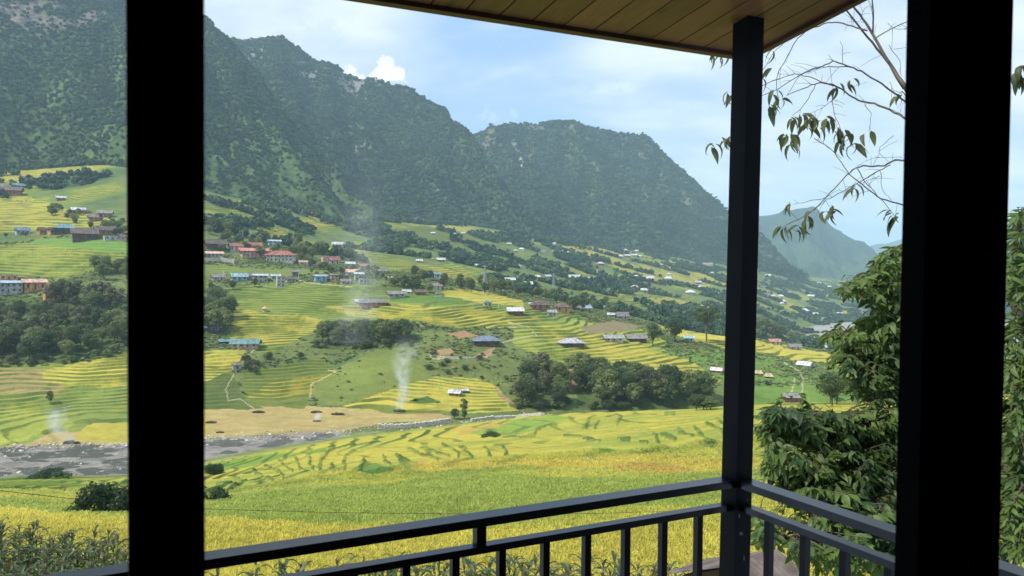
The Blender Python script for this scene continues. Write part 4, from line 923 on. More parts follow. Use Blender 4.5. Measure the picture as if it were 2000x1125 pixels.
cluster([(605,668),(700,672),(810,668),(812,680),(700,686),(605,680)], 20, 2.5, 5, 'low bush along the foot of the smoke-veiled grove', 'bushes below the smoke-veiled grove', T0, (1.3, 1.9), name='scrub_bush', cat='bush')
cluster([(1000,792),(1110,780),(1130,797),(1395,796),(1395,802),(1000,802)], 30, 2.5, 5.5, 'low bush at the foot of the wood behind the rice crest', 'bushes at the foot of the crest wood', T0, (1.3, 1.9), name='scrub_bush', cat='bush')
for px, py, hh, var, lab, wd in [
  (1380,668,25,UMBR,'big spreading tree with a high round crown left of the post',1.15),(1318,668,17,TREES[0],'medium round tree between the big spreading tree and the longhouse',1.1),
  (1275,676,16,TREES[1],'narrow dark tree standing at the right end of the longhouse',1.0),(683,503,12,TREES[2],'round dark tree alone below the pale barn',1.3),
  (907,818,10,POPLAR,'slender green tree standing alone at the end of the river wall',1.0),(888,819,5.5,TREES[3],'low bush beside the slender tree by the river wall',1.3),
  (827,508,7,TREES[1],'round tree beside the tiny white hut on the middle ridge',1.2),(485,724,6,TREES[5],'spiky palm-like bush beside the tiny grey hut on the path',1.3),
  (98,790,7,TREES[2],'thin dark bush line in the lower left terraces',.7),(121,672,9,DRY,'brownish round tree at the front of the left mound grove',1.0),
  (1497,752,3,TREES[1],'small round bush below the two thatched huts',1.5),(1348,708,4,POPLAR,'tiny lone tree on the meadow left of the post',1.0)]:
    q = hit(px, py, 100, 3000)
    if q: tree_at(q[0], hh, var, lab, None, wd)
# near bushes on the rice slope
def bush_mesh(seed, n=5200, size=.028, flat=.55):
    rs = np.random.RandomState(seed); C_ = np.array([(rs.uniform(-.42, .42), rs.uniform(-.3, .3), .12+.55*flat*rs.rand()) for _ in range(13)]); C_[:, 2] *= 1.1-np.abs(C_[:, 0])
    V, Fc = leaf_cards(rs, C_, .12+.14*rs.rand(13), n, size, .9, .5); mb = MB()
    for c in C_: mb.tube([(0, 0, -.05), (c[0]*.6, c[1]*.6, c[2]*.5), tuple(c)], [.012, .008, .003], 5, False)
    return np_mesh('foliage', V, Fc, M_bush, False), mb.mesh('stems', M_bark, True)
for i, (px, py, wpx, lab) in enumerate([(193,1018,112,'big dark round bush on the near rice slope beside the left frame'),(93,934,60,'low green bushes on the near river bank at left'),
     (414,990,62,'dark bush just right of the left window frame'),(512,978,44,'small low bush in the yellow rice right of the frame bush'),(420,925,34,'low bush on the field edge at the right of the left frame'),
     (962,853,40,'flat dark shrub patch on the bright rice hill'),(1232,885,26,'small shrub on the upper rice slope near the post')]):
    q = hit(px, py, 20, 300)
    if q:
        s = wpx/F*q[0].length; r = empty('bush', (q[0].x, q[0].y, q[0].z-.1), -math.atan2(q[0].x, q[0].y), lab, 'bush')
        for me_, nm in zip(bush_mesh(700+i), ('foliage', 'stems')):
            o = link(bpy.data.objects.new(nm, me_)); o.parent = r; o.scale = (s, s, s*(.42 if i in (1, 3, 5, 6) else 1))

# ------------------------------------------------------------------ pylons, mast, poles, walls, wires
METAL = mat_flat('galvanised_steel', (.38, .40, .41), .5, .15, 2, metal=.3)
def pylon(px, py, hpx, label):
    q = hit(px, py, 300, 3000)
    if not q: return
    p = q[0]; h_ = hpx/F*p.length; r = empty('power_pylon', p, .5-math.atan2(p.x, p.y), label, 'pylon')
    b = h_*.11; tp = h_*.025; rad = h_*.0055
    def c(z, i): s = b+(tp-b)*min(1, z/(h_*.72)); return ((1, 1), (-1, 1), (-1, -1), (1, -1))[i][0]*s, ((1, 1), (-1, 1), (-1, -1), (1, -1))[i][1]*s, z
    for i in range(4): MB().tube([c(-.5, i), c(h_*.72, i), c(h_, i)], rad, 5).build('leg', METAL, r)
    m = MB(); zs = [h_*.72*(1-(1-k/8)**1.4) for k in range(9)]+[h_*.8, h_*.9, h_]
    for z0, z1 in zip(zs[:-1], zs[1:]):
        for i in range(4):
            j = (i+1) % 4; m.tube([c(z0, i), c(z1, j)], rad*.6, 4, False); m.tube([c(z0, j), c(z1, i)], rad*.6, 4, False); m.tube([c(z1, i), c(z1, j)], rad*.6, 4, False)
    m.build('lattice', METAL, r)
    for z in (h_*.74, h_*.85, h_*.96):
        a = MB(); L = h_*.14; a.tube([(-L, 0, z), (0, tp, z+h_*.02), (L, 0, z)], rad*.9, 4); a.tube([(-L, 0, z), (0, -tp, z-h_*.01), (L, 0, z)], rad*.9, 4); a.build('cross_arm', METAL, r)
pylon(947, 572, 54, 'tall grey lattice power pylon above the yellow field'); pylon(1081, 570, 36, 'smaller lattice power pylon farther away to the right')
q = hit(724, 532, 300, 2000); p = q[0]; hh = 32/F*p.length; r = empty('radio_mast', p, 0, 'thin red and white radio mast at the right end of the village', 'mast')
for k in range(6): MB().tube([(0, 0, hh*k/6-(.5 if k == 0 else 0)), (0, 0, hh*(k+1)/6)], .22, 6).build('mast_section', M('mast_red' if k % 2 else 'mast_white', (.5, .08, .06) if k % 2 else (.7, .7, .7)), r)
for px, py, hp in [(440,472,14),(443,472,14),(474,476,24),(583,545,18),(617,497,12),(635,514,10),(655,667,14),(465,692,24),(402,605,18),(975,566,14),(974,602,16),(1180,612,16)]:
    q = hit(px, py, 250, 2000)
    if not q: continue
    p = q[0]; hh = hp/F*p.length; r = empty('utility_pole', p, 0, 'thin pale concrete utility pole among the mid-distance fields and houses', 'pole', 'thin pale utility poles')
    MB().tube([(0, 0, -.5), (0, 0, hh)], [.22, .14], 6).build('shaft', M('pole_concrete', (.5, .49, .46)), r); MB().box(-.8, .8, -.08, .08, hh-.6, hh-.4).build('cross_arm', METAL, r)
STONE = mat_flat('dry_stone', (.60, .53, .42), .9, .35, 1.2)
def rubble_wall(pts, hgt, th, label, name='stone_wall', mat=STONE, stone=.7, seed=0):
    rs = random.Random(seed); P = [hit(x, y, 150, 900)[0] for x, y in pts]; m = MB(); tot = 0
    r = empty(name, P[0], 0, label, 'wall')
    cap = MB()
    for a, b in zip(P[:-1], P[1:]):
        L = (b-a).length; n = max(1, int(L/stone)); d = (b-a)/n; nrm = Vector((-d.y, d.x, 0)).normalized()*th/2
        for i in range(n):
            o0 = a+d*i-P[0]; z = 0
            while z < hgt:
                hz = stone*rs.uniform(.55, .8); f = rs.uniform(-.12, .12); o1 = o0+d*rs.uniform(.86, .97); g = nrm*(1+f)
                t_ = cap if z+hz >= hgt else m
                t_.hexa([tuple(v) for v in (o0-g+Vector((0,0,z-.4)), o1-g+Vector((0,0,z-.4)), o1+g+Vector((0,0,z-.4)), o0+g+Vector((0,0,z-.4)), o0-g*.93+Vector((0,0,z+hz-.46)), o1-g*.93+Vector((0,0,z+hz-.46)), o1+g*.93+Vector((0,0,z+hz-.46)), o0+g*.93+Vector((0,0,z+hz-.46)))]); z += hz
    m.build('lower_courses', mat, r); cap.build('top_course', mat, r)
rubble_wall([(738,838),(790,837),(835,832),(880,825)], 2.3, 1.4, 'pale stone retaining wall on the far river bank left of the slender tree', seed=1)
rubble_wall([(920,822),(960,817),(1010,815),(1060,812)], 1.3, 1.2, 'low pale rubble wall right of the slender tree', seed=2)
rubble_wall([(400,511),(430,511),(458,515)], 2.6, .4, 'pale compound wall in front of the pink-roofed white house', 'compound_wall', M('plaster', (.55, .48, .4)), 3.0, 3)
rubble_wall([(840,697),(870,700),(905,701),(948,700)], 1.2, .8, 'curved pale terrace wall under the bare bank', seed=4)
BLACKC = mat_flat('cable', (.02, .02, .02), .6, .1, 1)
def at(px, py, dist): v = pxdir(px, py); return v*(dist/math.hypot(v.x, v.y))
pts = [at(x, y, d) for x, y, d in [(-200,930,17),(0,958,18),(130,973,18.6),(400,994,20),(650,1001,21.5),(900,1004,23),(1150,1003,24.5),(1400,996,26),(1700,980,28)]]
m = MB(); m.tube(pts, .006, 5); o = m.build('overhead_cable', BLACKC); tag(o, 'thin black cable sagging across the near rice field', 'cable')
# burning straw heaps
def heap(px, py, wpx, label):
    q = hit(px, py, 150, 900); p = q[0]; s = wpx/F*p.length; r = empty('straw_heap', p, 0, label, 'straw heap'); rs = np.random.RandomState(px)
    for nm, mt, k, zz in (('ash_bed', M('ash', (.07, .06, .05)), 240, .10), ('charred_straw', M('char_straw', (.12, .09, .05)), 160, .22)):
        m = MB()
        for i in range(k):
            a = rs.rand()*6.28; rr = s*.5*math.sqrt(rs.rand()); c = Vector((math.cos(a)*rr, math.sin(a)*rr*.32, rs.rand()*zz*s*(1-rr/s))); d = Vector((rs.normal(), rs.normal(), rs.normal()*.3)).normalized()*.5; m.tube([c-d, c+d], .07, 3)
        m.build(nm, mt, r)
    return p
HP = [heap(780, 803, 22, 'smouldering straw heap under the tall white smoke column'), heap(619, 823, 12, 'small smouldering heap with a short puff of smoke'), heap(140, 866, 26, 'smouldering straw heap on the left river bank field')]
for px, py, wv, lab in [(505,806,22,'charred patch of straw at the end of the path'),(618,806,20,'dark burnt straw row above the short puff of smoke'),(660,810,24,'thin dark burnt straw row right of the small smouldering heap'),(412,826,18,'burnt straw row beside the left window frame'),(430,845,12,'small burnt straw patch below the row beside the frame')]: heap(px, py, wv, lab)
q = hit(517, 609, 200, 900); p = q[0]; s = 12/F*p.length; r = empty('straw_stack', p, 0, 'pale straw stack with a cap alone in the terraces', 'straw stack')
MB().tube([(0, 0, -.2), (0, 0, s*.3), (0, 0, s*.5)], [s*.32, s*.33, s*.26], 10).build('stack_body', M('straw', (.5, .4, .2)), r); MB().tube([(0, 0, s*.5), (0, 0, s*.62), (0, 0, s*.85)], [s*.5, s*.36, s*.05], 10).build('cap', M('straw', (.5, .4, .2)), r)

# ------------------------------------------------------------------ smoke
def smoke(name, base, path, rads, dens, label, seed):
    m = MB(); pts = [base+Vector(p) for p in path]
    # horizontal rings
    n = 14; b0 = 0
    for i, (p, rr) in enumerate(zip(pts, rads)):
        for j in range(n): t = 6.2832*j/n; m.v.append((p.x+math.cos(t)*rr, p.y+math.sin(t)*rr, p.z))
    for i in range(len(pts)-1):
        for j in range(n): j2 = (j+1) % n; m.f.append((i*n+j, i*n+j2, (i+1)*n+j2, (i+1)*n+j))
    m.f.append(tuple(range(n))[::-1]); m.f.append(tuple((len(pts)-1)*n+j for j in range(n)))
    mt = bpy.data.materials.new(name+'_volume'); mt.use_nodes = True; t = NT(mt.node_tree); t.n.clear(); out = t.new('ShaderNodeOutputMaterial'); pv = t.new('ShaderNodeVolumePrincipled')
    g = t.new('ShaderNodeNewGeometry'); ps = g.outputs['Position']; z0, z1 = pts[0].z, pts[-1].z
    # centre line and radius as functions of height
    x_, y_, z_ = t.sep(ps); u_ = t.m('DIVIDE', t.m('SUBTRACT', z_, z0), z1-z0)
    def curve(vals):
        cr = t.new('ShaderNodeFloatCurve'); c = cr.mapping.curves[0]; lo, hi = min(vals)-1e-3, max(vals)+1e-3
        us = [(p.z-z0)/(z1-z0) for p in pts]; c.points[0].location = (0, (vals[0]-lo)/(hi-lo)); c.points[1].location = (1, (vals[-1]-lo)/(hi-lo))
        for a, v in list(zip(us, vals))[1:-1]: c.points.new(a, (v-lo)/(hi-lo))
        cr.mapping.update(); t.put(u_, cr.inputs['Value']); return t.m('MULTIPLY_ADD', cr.outputs[0], hi-lo, lo)
    cx = curve([p.x for p in pts]); cy = curve([p.y for p in pts]); cr_ = curve(list(rads))
    dx = t.m('DIVIDE', t.m('SUBTRACT', x_, cx), cr_); dy = t.m('DIVIDE', t.m('SUBTRACT', y_, cy), cr_)
    rr = t.m('SQRT', t.m('ADD', t.m('MULTIPLY', dx, dx), t.m('MULTIPLY', dy, dy)))
    nz = t.noise(t.vm('ADD', ps, (seed*13.0, 0, 0)), .42, 5, .62, dist=.5)
    nb = t.noise(t.vm('ADD', ps, (seed*3.0, 9, 0)), .12, 3, .6)
    fall = t.sstep(t.m('ADD', rr, t.m('MULTIPLY', t.m('SUBTRACT', nz, .5), 1.3)), .95, .15)
    top = t.m('MULTIPLY', t.sstep(u_, 1.0, .45), t.m('POWER', t.m('SUBTRACT', 1.02, u_), 1.2))
    dn = t.m('MULTIPLY', t.m('MULTIPLY', fall, top), t.m('MULTIPLY', dens, t.m('MULTIPLY', t.sstep(nb, .3, .6), t.sstep(nz, .36, .62))))
    pv.inputs['Color'].default_value = (.97, .985, 1, 1); t.put(dn, pv.inputs['Density']); pv.inputs['Anisotropy'].default_value = -.45
    t.l.new(pv.outputs[0], out.inputs['Volume'])
    o = m.build(name, mt); tag(o, label, 'smoke', kind='stuff'); return o
sk = lambda px: Vector((math.cos(az(px)), -math.sin(az(px)), 0))
S0 = HP[0]; ex = sk(780)
smoke('smoke_column', S0, [(0,0,.2), tuple(ex*.6+Vector((0,0,4))), tuple(ex*2.2+Vector((0,0,11))), tuple(ex*1.0+Vector((0,0,20))), tuple(ex*3+Vector((0,0,30))), tuple(ex*2+Vector((0,0,42)))], [3.4, 3.8, 4.2, 6.5, 9, 9], .42, 'tall white smoke column rising from the burning straw', 1)
S1 = HP[1]
smoke('smoke_puff', S1, [(0,0,.1), tuple(ex*.3+Vector((0,0,2))), tuple(ex*.6+Vector((0,0,5)))], [1.8, 2.2, 2.6], 1.1, 'short white puff of smoke over the stubble field', 2)
S2 = HP[2]; ex2 = sk(130)
smoke('smoke_wisp', S2, [tuple(Vector((0,0,.1))), tuple(ex2*-1.6+Vector((0,0,2.5))), tuple(ex2*-4.5+Vector((0,0,6))), tuple(ex2*-5+Vector((0,0,12))), tuple(ex2*-2+Vector((0,0,20)))], [2.8, 3.6, 4.6, 5.5, 6.5], .6, 'slanting wisp of white smoke on the left river bank', 3)
q = hit(700, 668, 200, 900)[0]
smoke('smoke_drift', q+Vector((0,0,0)), [(0,0,0), tuple(ex*-2+Vector((0,0,10))), tuple(ex*3+Vector((0,0,30))), tuple(ex*2+Vector((0,0,65))), tuple(ex*-6+Vector((0,0,115)))], [22, 20, 17, 22, 30], .040, 'thin bluish smoke drifting up from the dark grove', 4)

# ------------------------------------------------------------------ maize and rice near the house
M_maize = mat_leaf('maize_leaf', (.032, .06, .024), (.060, .10, .036), (.15, .165, .07), scale=1.6, trans=.2, objrand=.3, rough=.5)
M_tassel = mat_flat('maize_tassel', (.16, .13, .075), .9, .3, 6)
def corn_meshes(seed):
    rs = random.Random(seed); st = MB(); lf = MB(); ts = MB(); h_ = rs.uniform(1.75, 2.15); lean = rs.uniform(-.12, .12)
    st.tube([(0, 0, -.1), (lean*.3, 0, h_*.5), (lean, 0, h_*.93)], [.018, .015, .008], 5)
    for k in range(13):
        z = .25+(h_-.35)*k/12; a = k*2.5+rs.uniform(-.5, .5); L = rs.uniform(.5, .85)*(1-.25*abs(k/12-.4)); up = rs.uniform(.5, 1.2); wd = rs.uniform(.035, .055)
        d = Vector((math.cos(a), math.sin(a), 0)); sd_ = Vector((-d.y, d.x, 0)); tw = rs.uniform(-.5, .5); prev = None; x = z_ = 0
        for i in range(6):
            u = i/5; ang = up-u*u*2.6; c = Vector((lean*z/h_, 0, z))+d*x+Vector((0, 0, z_)); w_ = wd*math.sin(math.pi*min(.98, .12+u*.86)); s2 = (sd_*math.cos(tw*u*2)+Vector((0, 0, math.sin(tw*u*2))))
            cur = (c-s2*w_+Vector((0, 0, .02)), c, c+s2*w_+Vector((0, 0, .02)))
            if prev: lf.poly([prev[0], prev[1], cur[1], cur[0]]); lf.poly([prev[1], prev[2], cur[2], cur[1]])
            prev = cur; x += L/5*math.cos(ang); z_ += L/5*math.sin(ang)
    for k in range(7):
        a = k*.9; e = Vector((lean+math.cos(a)*.07, math.sin(a)*.07, h_*.93+.22+rs.uniform(-.03, .05))); ts.tube([(lean, 0, h_*.9), tuple((Vector((lean, 0, h_*.95))+e)/2+Vector((0, 0, .03))), tuple(e)], [.008, .009, .005], 4, False)
    return st.mesh('stalk', M_maize), lf.mesh('leaves', M_maize), ts.mesh('tassel', M_tassel)
CM_ = [corn_meshes(i) for i in range(7)]
random.seed(21)
def corn(n, a0, a1, d0f, d1f, lab, grp):
    for _ in range(n):
        px = random.uniform(a0, a1); D = random.uniform(d0f, d1f(px)); a = float(az(px)); x, y = math.sin(a)*D, math.cos(a)*D
        r = empty('maize_plant', (x, y, H(x, y)), random.random()*6.28, lab+', '+spot(D, (d0f, d1f(px)), ('near', 'middle', 'far'))+' '+spot(px, (a0, a1), ('left', 'centre', 'right')), 'maize', grp); s = random.uniform(.9, 1.12); ms = random.choice(CM_)
        for me_, nm in zip(ms, ('stalk', 'leaves', 'tassel')):
            o = link(bpy.data.objects.new(nm, me_)); o.parent = r; o.scale = (s*1.1, s*1.1, s)
corn(185, -70, 262, 23, lambda p: 39-max(0, p-60)*.02, 'dull green maize plant in the dense patch at the lower left corner', 'maize of the lower left patch')
corn(110, 398, 1375, 22.5, lambda p: 27-.9*(p-400)/1000, 'maize plant seen behind the balusters below the long railing', 'maize row behind the railing')
# rice tufts
M_rice = None
def mat_rice():
    m, t, bs = mat_new('rice_ears'); a = t.new('ShaderNodeAttribute', attribute_name='tint'); a.attribute_type = 'INSTANCER'
    oi = t.new('ShaderNodeObjectInfo'); tc = t.new('ShaderNodeTexCoord'); x, y, z = t.sep(tc.outputs['Object'])
    c = t.mix(t.sstep(z, .05, .45), (.17, .24, .035), a.outputs['Color']); c = t.mix(oi.outputs['Random'], c, t.mix(1, c, (.85, .92, .8), 'MULTIPLY'))
    t.put(c, bs.inputs['Base Color']); bs.inputs['Roughness'].default_value = .6; bs.inputs['Specular IOR Level'].default_value = .2
    tr = t.new('ShaderNodeBsdfTranslucent'); t.put(c, tr.inputs[0]); mx = t.new('ShaderNodeMixShader'); mx.inputs[0].default_value = .3
    t.l.new(bs.outputs[0], mx.inputs[1]); t.l.new(tr.outputs[0], mx.inputs[2]); t.l.new(mx.outputs[0], m.node_tree.nodes['Material Output'].inputs[0]); return m
M_rice = mat_rice()
def rice_proto(seed):
    rs = random.Random(seed); m = MB()
    for k in range(26):
        a = rs.random()*6.28; d = Vector((math.cos(a), math.sin(a), 0)); s = Vector((-d.y, d.x, 0)); b = d*rs.uniform(0, .16); hg = rs.uniform(.45, .72); ou = rs.uniform(.05, .28); w_ = rs.uniform(.006, .013)
        p = [b, b+d*ou*.35+Vector((0, 0, hg*.6)), b+d*ou+Vector((0, 0, hg)), b+d*(ou+.09)+Vector((0, 0, hg-.07-rs.random()*.06))]
        ws = (w_*.7, w_, w_*1.2, w_*.5)
        for i in range(3): m.poly([p[i]-s*ws[i], p[i]+s*ws[i], p[i+1]+s*ws[i+1], p[i+1]-s*ws[i+1]])
    return hidden(m.mesh('rice_tuft', M_rice))
RP = [rice_proto(i) for i in range(4)]
rs = np.random.RandomState(5); nm_ = ((near[:-1, :-1] > .5) & (DD[:-1, :-1] > 24) & (DD[:-1, :-1] < 132) & (PX[:-1, :-1] > -70) & (PX[:-1, :-1] < 1900) & (bank[:-1, :-1] < .3)).astype(float)
nm_ *= np.diff(DD, axis=0)[:, :-1]*np.diff(AA, axis=1)[:-1]*DD[:-1, :-1]*np.clip(55/DD[:-1, :-1], 0, 1)**1.2
cs = np.cumsum(nm_.ravel()); nn = int(min(90000, cs[-1]*14)); pick = np.searchsorted(cs, rs.rand(nn)*cs[-1]); pi, pj = np.divmod(pick, nm_.shape[1]); fu = rs.rand(nn)
def rb(Q): return Q[pi, pj]*(1-fu)+Q[np.minimum(pi+1, Q.shape[0]-1), pj]*fu
jx_ = rs.normal(size=nn)*.05; rot = np.zeros((nn, 3)); rot[:, 2] = rs.rand(nn)*6.28; rot[:, 0] = rs.normal(size=nn)*.12; rot[:, 1] = .12+rs.normal(size=nn)*.12
tint = np.ones((nn, 4)); tint[:, :3] = np.clip(colr[pi, pj]*np.array([1.38, 1.46, 1.6])*(.8+.4*rs.rand(nn))[:, None], 0, 1)
sc_r = (.75+.45*rs.rand(nn))*np.clip(DD[pi, pj]/45, .8, 2.0); sc3 = np.stack([sc_r*1.3, sc_r*1.3, np.minimum(sc_r, 1.15)], -1)
o = scatter('rice_crop', np.stack([rb(XX)+jx_, rb(YY), rb(Hg)-.05], -1), sc3, rot, rs.randint(0, 4, nn), RP, tint); tag(o, 'ripening yellow-green rice covering the near slope', 'rice', kind='stuff')

# ------------------------------------------------------------------ veranda
def plane_z(px, py, z): v = pxdir(px, py); return v*(z/v.z)
BL = mat_flat('black_metal_paint', (.0045, .005, .006), .34, .3, 5, spec=.22)
ZR = -.60
pL0, pL1 = plane_z(400, 1077.5, ZR), plane_z(1408.8, 930.5, ZR); pR0, pR1 = plane_z(1463, 933, ZR), plane_z(1952, 1093, ZR)
uL = (pL1-pL0).normalized(); uR = (pR1-pR0).normalized()          # uL runs away to the right, uR comes back towards the house
def isect(p, u, q, v): # 2-D lines
    d = u.x*v.y-u.y*v.x; t = ((q.x-p.x)*v.y-(q.y-p.y)*v.x)/d; return p+u*t
cor = isect(pL0, uL, pR0, uR)                                     # outer corner of the railing top
inL = Vector((uR.x, uR.y, 0)); inL = (inL-uL*inL.dot(uL)).normalized()   # from the long rail towards the house
inR = (-uL-uR*((-uL).dot(uR))).normalized()
def bar(mb, a, b, inn, w_, h_, z=ZR):      # a bar whose outer top edge runs a->b
    a = Vector((a.x, a.y, z)); b = Vector((b.x, b.y, z)); k = Vector((0, 0, -h_)); mb.hexa([a+k, b+k, b+inn*w_+k, a+inn*w_+k, a, b, b+inn*w_, a+inn*w_]); return mb
pc = cor+(-uL+uR)*.028; pc.z = 0; ps = .030
post = empty('veranda_post', (pc.x, pc.y, -1.55), 0, 'black square steel post at the corner of the veranda railing', 'post')
def sq(mb, c, hw, z0, z1, ua=uL, ub=inL):
    P = [c+ua*(sx*hw)+ub*(sy*hw) for sx, sy in ((-1,-1),(1,-1),(1,1),(-1,1))]
    return mb.hexa([(p.x, p.y, z0) for p in P]+[(p.x, p.y, z1) for p in P])
z_top = (pxdir(1460, 42).z/math.hypot(pxdir(1460, 42).x, pxdir(1460, 42).y))*math.hypot(pc.x, pc.y)
BLP = mat_flat('post_paint_shaded', (.0045, .005, .006), .5, .35, 7, spec=.09)  # same metal as the rails; less specular copy keeps the shaded uprights dark
m = MB(); sq(m, pc-Vector((pc.x, pc.y, 0)), ps, 0, z_top+1.55+.05); m.build('shaft', BLP, post)
m = MB(); sq(m, Vector((0, 0, 0)), ps+.03, -.01, .006); m.build('base_plate', BL, post)
post.rotation_euler = (0, .009, 0); post.location.x -= .0105
BLR = mat_flat('rail_paint_skylit', (.006, .007, .009), .30, .35, 9, spec=.62)  # same metal as the post; bluer, more specular copy for top-lit sky sheen
CHIP = mat_flat('bare_primer', (.38, .40, .42), .8, .3, 30)
for zz, xx, hh_, ww_ in ((-.705, -.016, .010, .0025), (-.755, -.010, .008, .004), (-.757, -.004, .009, .003), (-.83, .006, .014, .002), (-.66, .012, .004, .002)):
    c = inL*(ps+.0008)+uL*xx; k = 1.55+zz; P = [c+uL*(-ww_*.6)+Vector((0, 0, k)), c+uL*ww_*.5+Vector((0, 0, k-hh_*.3)), c+uL*ww_+Vector((0, 0, k+hh_*.5)), c+uL*(-ww_*.2)+Vector((0, 0, k+hh_))]
    m = MB(); m.poly(P); m.build('paint_chip', CHIP, post)
def railing(name, label, a, b, u, inn, posts, spacers):
    r = empty(name, (a.x, a.y, -1.55), 0, label, 'railing'); off = -Vector((a.x, a.y, -1.55))
    m = MB(); bar(m, a+off*0, b, inn, .050, .021); fix = lambda m_: [setattr(m_, 'v', [tuple(Vector(v)+off) for v in m_.v])]
    fix(m); m.build('top_rail', BLR, r)
    m = MB(); bar(m, a+inn*.010, b+inn*.010, inn, .030, .018, ZR-.072); fix(m); m.build('lower_rail', BLR, r)
    m = MB(); bar(m, a+inn*.010, b+inn*.010, inn, .030, .018, -1.45); fix(m); m.build('bottom_rail', BL, r)
    for t_ in posts:
        c = a+u*t_+inn*.025; m = MB(); sq(m, Vector((c.x, c.y, 0)), .0095, -1.45, ZR-.0895, u, inn); fix(m); m.build('baluster', BL, r)
    for t_ in spacers:
        c = a+u*t_+inn*.025; m = MB(); sq(m, Vector((c.x, c.y, 0)), .0125, ZR-.0725, ZR-.0205, u, inn); fix(m); m.build('spacer', BL, r)
    return r
def t_on(a, u, px, zz=ZR-.09):             # parameter along a rail where a pixel column crosses it
    v = pxdir(px, 1000); v.z = 0; q = isect(Vector((a.x, a.y, 0)), u, Vector((0, 0, 0)), v); return (q-Vector((a.x, a.y, 0))).dot(u)
aL = cor-uL*3.6; endL = pc-uL*ps*.98
bal = [t_on(aL+inL*.025, uL, x) for x in (1364, 1293, 1222, 1147.5, 1066, 980.5, 889, 791.5, 689.5)]
st = sum(a-b for a, b in zip(bal[:-1], bal[1:]))/(len(bal)-1); bal = [bal[0]-k*st for k in range(int(bal[0]/st))]
railing('veranda_railing', 'long black steel railing running left from the corner post', aL, Vector((endL.x, endL.y, 0))-inL*.028, uL, inL, bal, [t_on(aL+inL*.025, uL, 937), t_on(aL+inL*.025, uL, 937)-1.0])
bR = cor+uR*2.3; stR = pc+uR*ps*.98-inR*.028
b2 = [t_on(stR+inR*.025, uR, x) for x in (1502.8, 1574.8, 1656.4, 1740.4)]; s2 = (b2[-1]-b2[0])/3; b2 = [b2[0]+k*s2 for k in range(int(2.1/s2))]
railing('veranda_railing', 'short black steel railing running from the corner post back towards the house', stR, bR, uR, inR, b2, [b2[0]+s2*6.5])
# sloping board ceiling
P0 = Vector((pc.x, pc.y, z_top))
def ceil_hit(px, py, s_): v = pxdir(px, py); n = Vector((-uR.x*s_, -uR.y*s_, 1)); return v*(P0.dot(n)/v.dot(n))
lo, hi = 0.0, .35
for _ in range(40):
    md_ = (lo+hi)/2; a, b = ceil_hit(1490, 97, md_), ceil_hit(1670, 3, md_); d = b-a; d.z = 0; d.normalize()
    if d.x*uR.y-d.y*uR.x > 0: lo = md_
    else: hi = md_
SL = (lo+hi)/2
print('ceiling slope', SL, 'rail z', ZR, 'post dist', pc.length, 'angle', math.degrees(uL.angle(uR)))
if not .01 < SL < .3: SL = .1
cA_, cB_ = ceil_hit(740, 0, SL), ceil_hit(1405, 103, SL); rA_, rB_ = ceil_hit(1490, 97, SL), ceil_hit(1670, 3, SL)
f2 = lambda v: Vector((v.x, v.y, 0))
cc = isect(f2(cA_), (f2(cB_)-f2(cA_)).normalized(), f2(rA_), (f2(rB_)-f2(rA_)).normalized())
eL = (f2(cB_)-f2(cA_)).normalized(); eR = uR.copy()
def ceil_z(p): return P0.z+SL*((p.x-P0.x)*uR.x+(p.y-P0.y)*uR.y)
def mat_wood(name, c0, c1, sc_=1.0):
    m, t, bs = mat_new(name); tc = t.new('ShaderNodeTexCoord'); x, y, z = t.sep(tc.outputs['UV'] if False else tc.outputs['Object'])
    mp = t.new('ShaderNodeMapping'); t.put(tc.outputs['Object'], mp.inputs[0]); mp.inputs['Scale'].default_value = (1.2, 22, 22)
    n = t.noise(mp.outputs[0], 2.2*sc_, 5, .6, dist=.8); oi = t.new('ShaderNodeObjectInfo')
    ng = t.new('ShaderNodeNewGeometry'); isl = ng.outputs['Random Per Island']
    vo = t.new('ShaderNodeTexVoronoi'); mp2 = t.new('ShaderNodeMapping'); t.put(tc.outputs['Object'], mp2.inputs[0]); mp2.inputs['Scale'].default_value = (1.6, 4, 4); t.put(mp2.outputs[0], vo.inputs['Vector']); vo.inputs['Scale'].default_value = 1.6
    c = t.mix(t.sstep(n, .3, .7), c0, c1); c = t.mix(t.m('MULTIPLY', t.sstep(vo.outputs['Distance'], .10, .03), .8), c, (.05, .025, .012))
    hv = t.new('ShaderNodeHueSaturation'); t.put(c, hv.inputs['Color']); t.put(t.m('MULTIPLY_ADD', isl, .5, .75), hv.inputs['Value'])
    t.put(hv.outputs[0], bs.inputs['Base Color']); bs.inputs['Roughness'].default_value = .42; bs.inputs['Specular IOR Level'].default_value = .4; return m
WOODC = mat_wood('pine_boards', (.135, .062, .024), (.185, .088, .038)); WTRIM = mat_wood('stained_trim', (.05, .022, .012), (.085, .036, .018))
ang = math.atan2(eR.y, eR.x)
roof = empty('veranda_roof', (cc.x, cc.y, ceil_z(cc)), ang, 'sloping varnished pine board ceiling of the veranda roof', 'roof')
Ri = Matrix.Rotation(-ang, 3, 'Z')
def loc(p, dz=0): q = Ri @ (f2(p)-f2(cc)); return Vector((q.x, q.y, ceil_z(p)-ceil_z(cc)+dz))
m = MB(); bw = .098; k = 0; perp = -eL
Lr = 3.4
while k*bw < 5.2:
    a = cc+perp*(k*bw+.002)+eR*(.02+.0); b = a+perp*(bw-.005); a2 = a+eR*Lr; b2_ = b+eR*Lr
    m.hexa([loc(a), loc(a2), loc(b2_), loc(b), loc(a, .018), loc(a2, .018), loc(b2_, .018), loc(b, .018)]); k += 1
m.build('ceiling_boards', WOODC, roof)
m = MB(); a = cc; b = cc+perp*5.2; c = b+eR*3.5; d = cc+eR*3.5
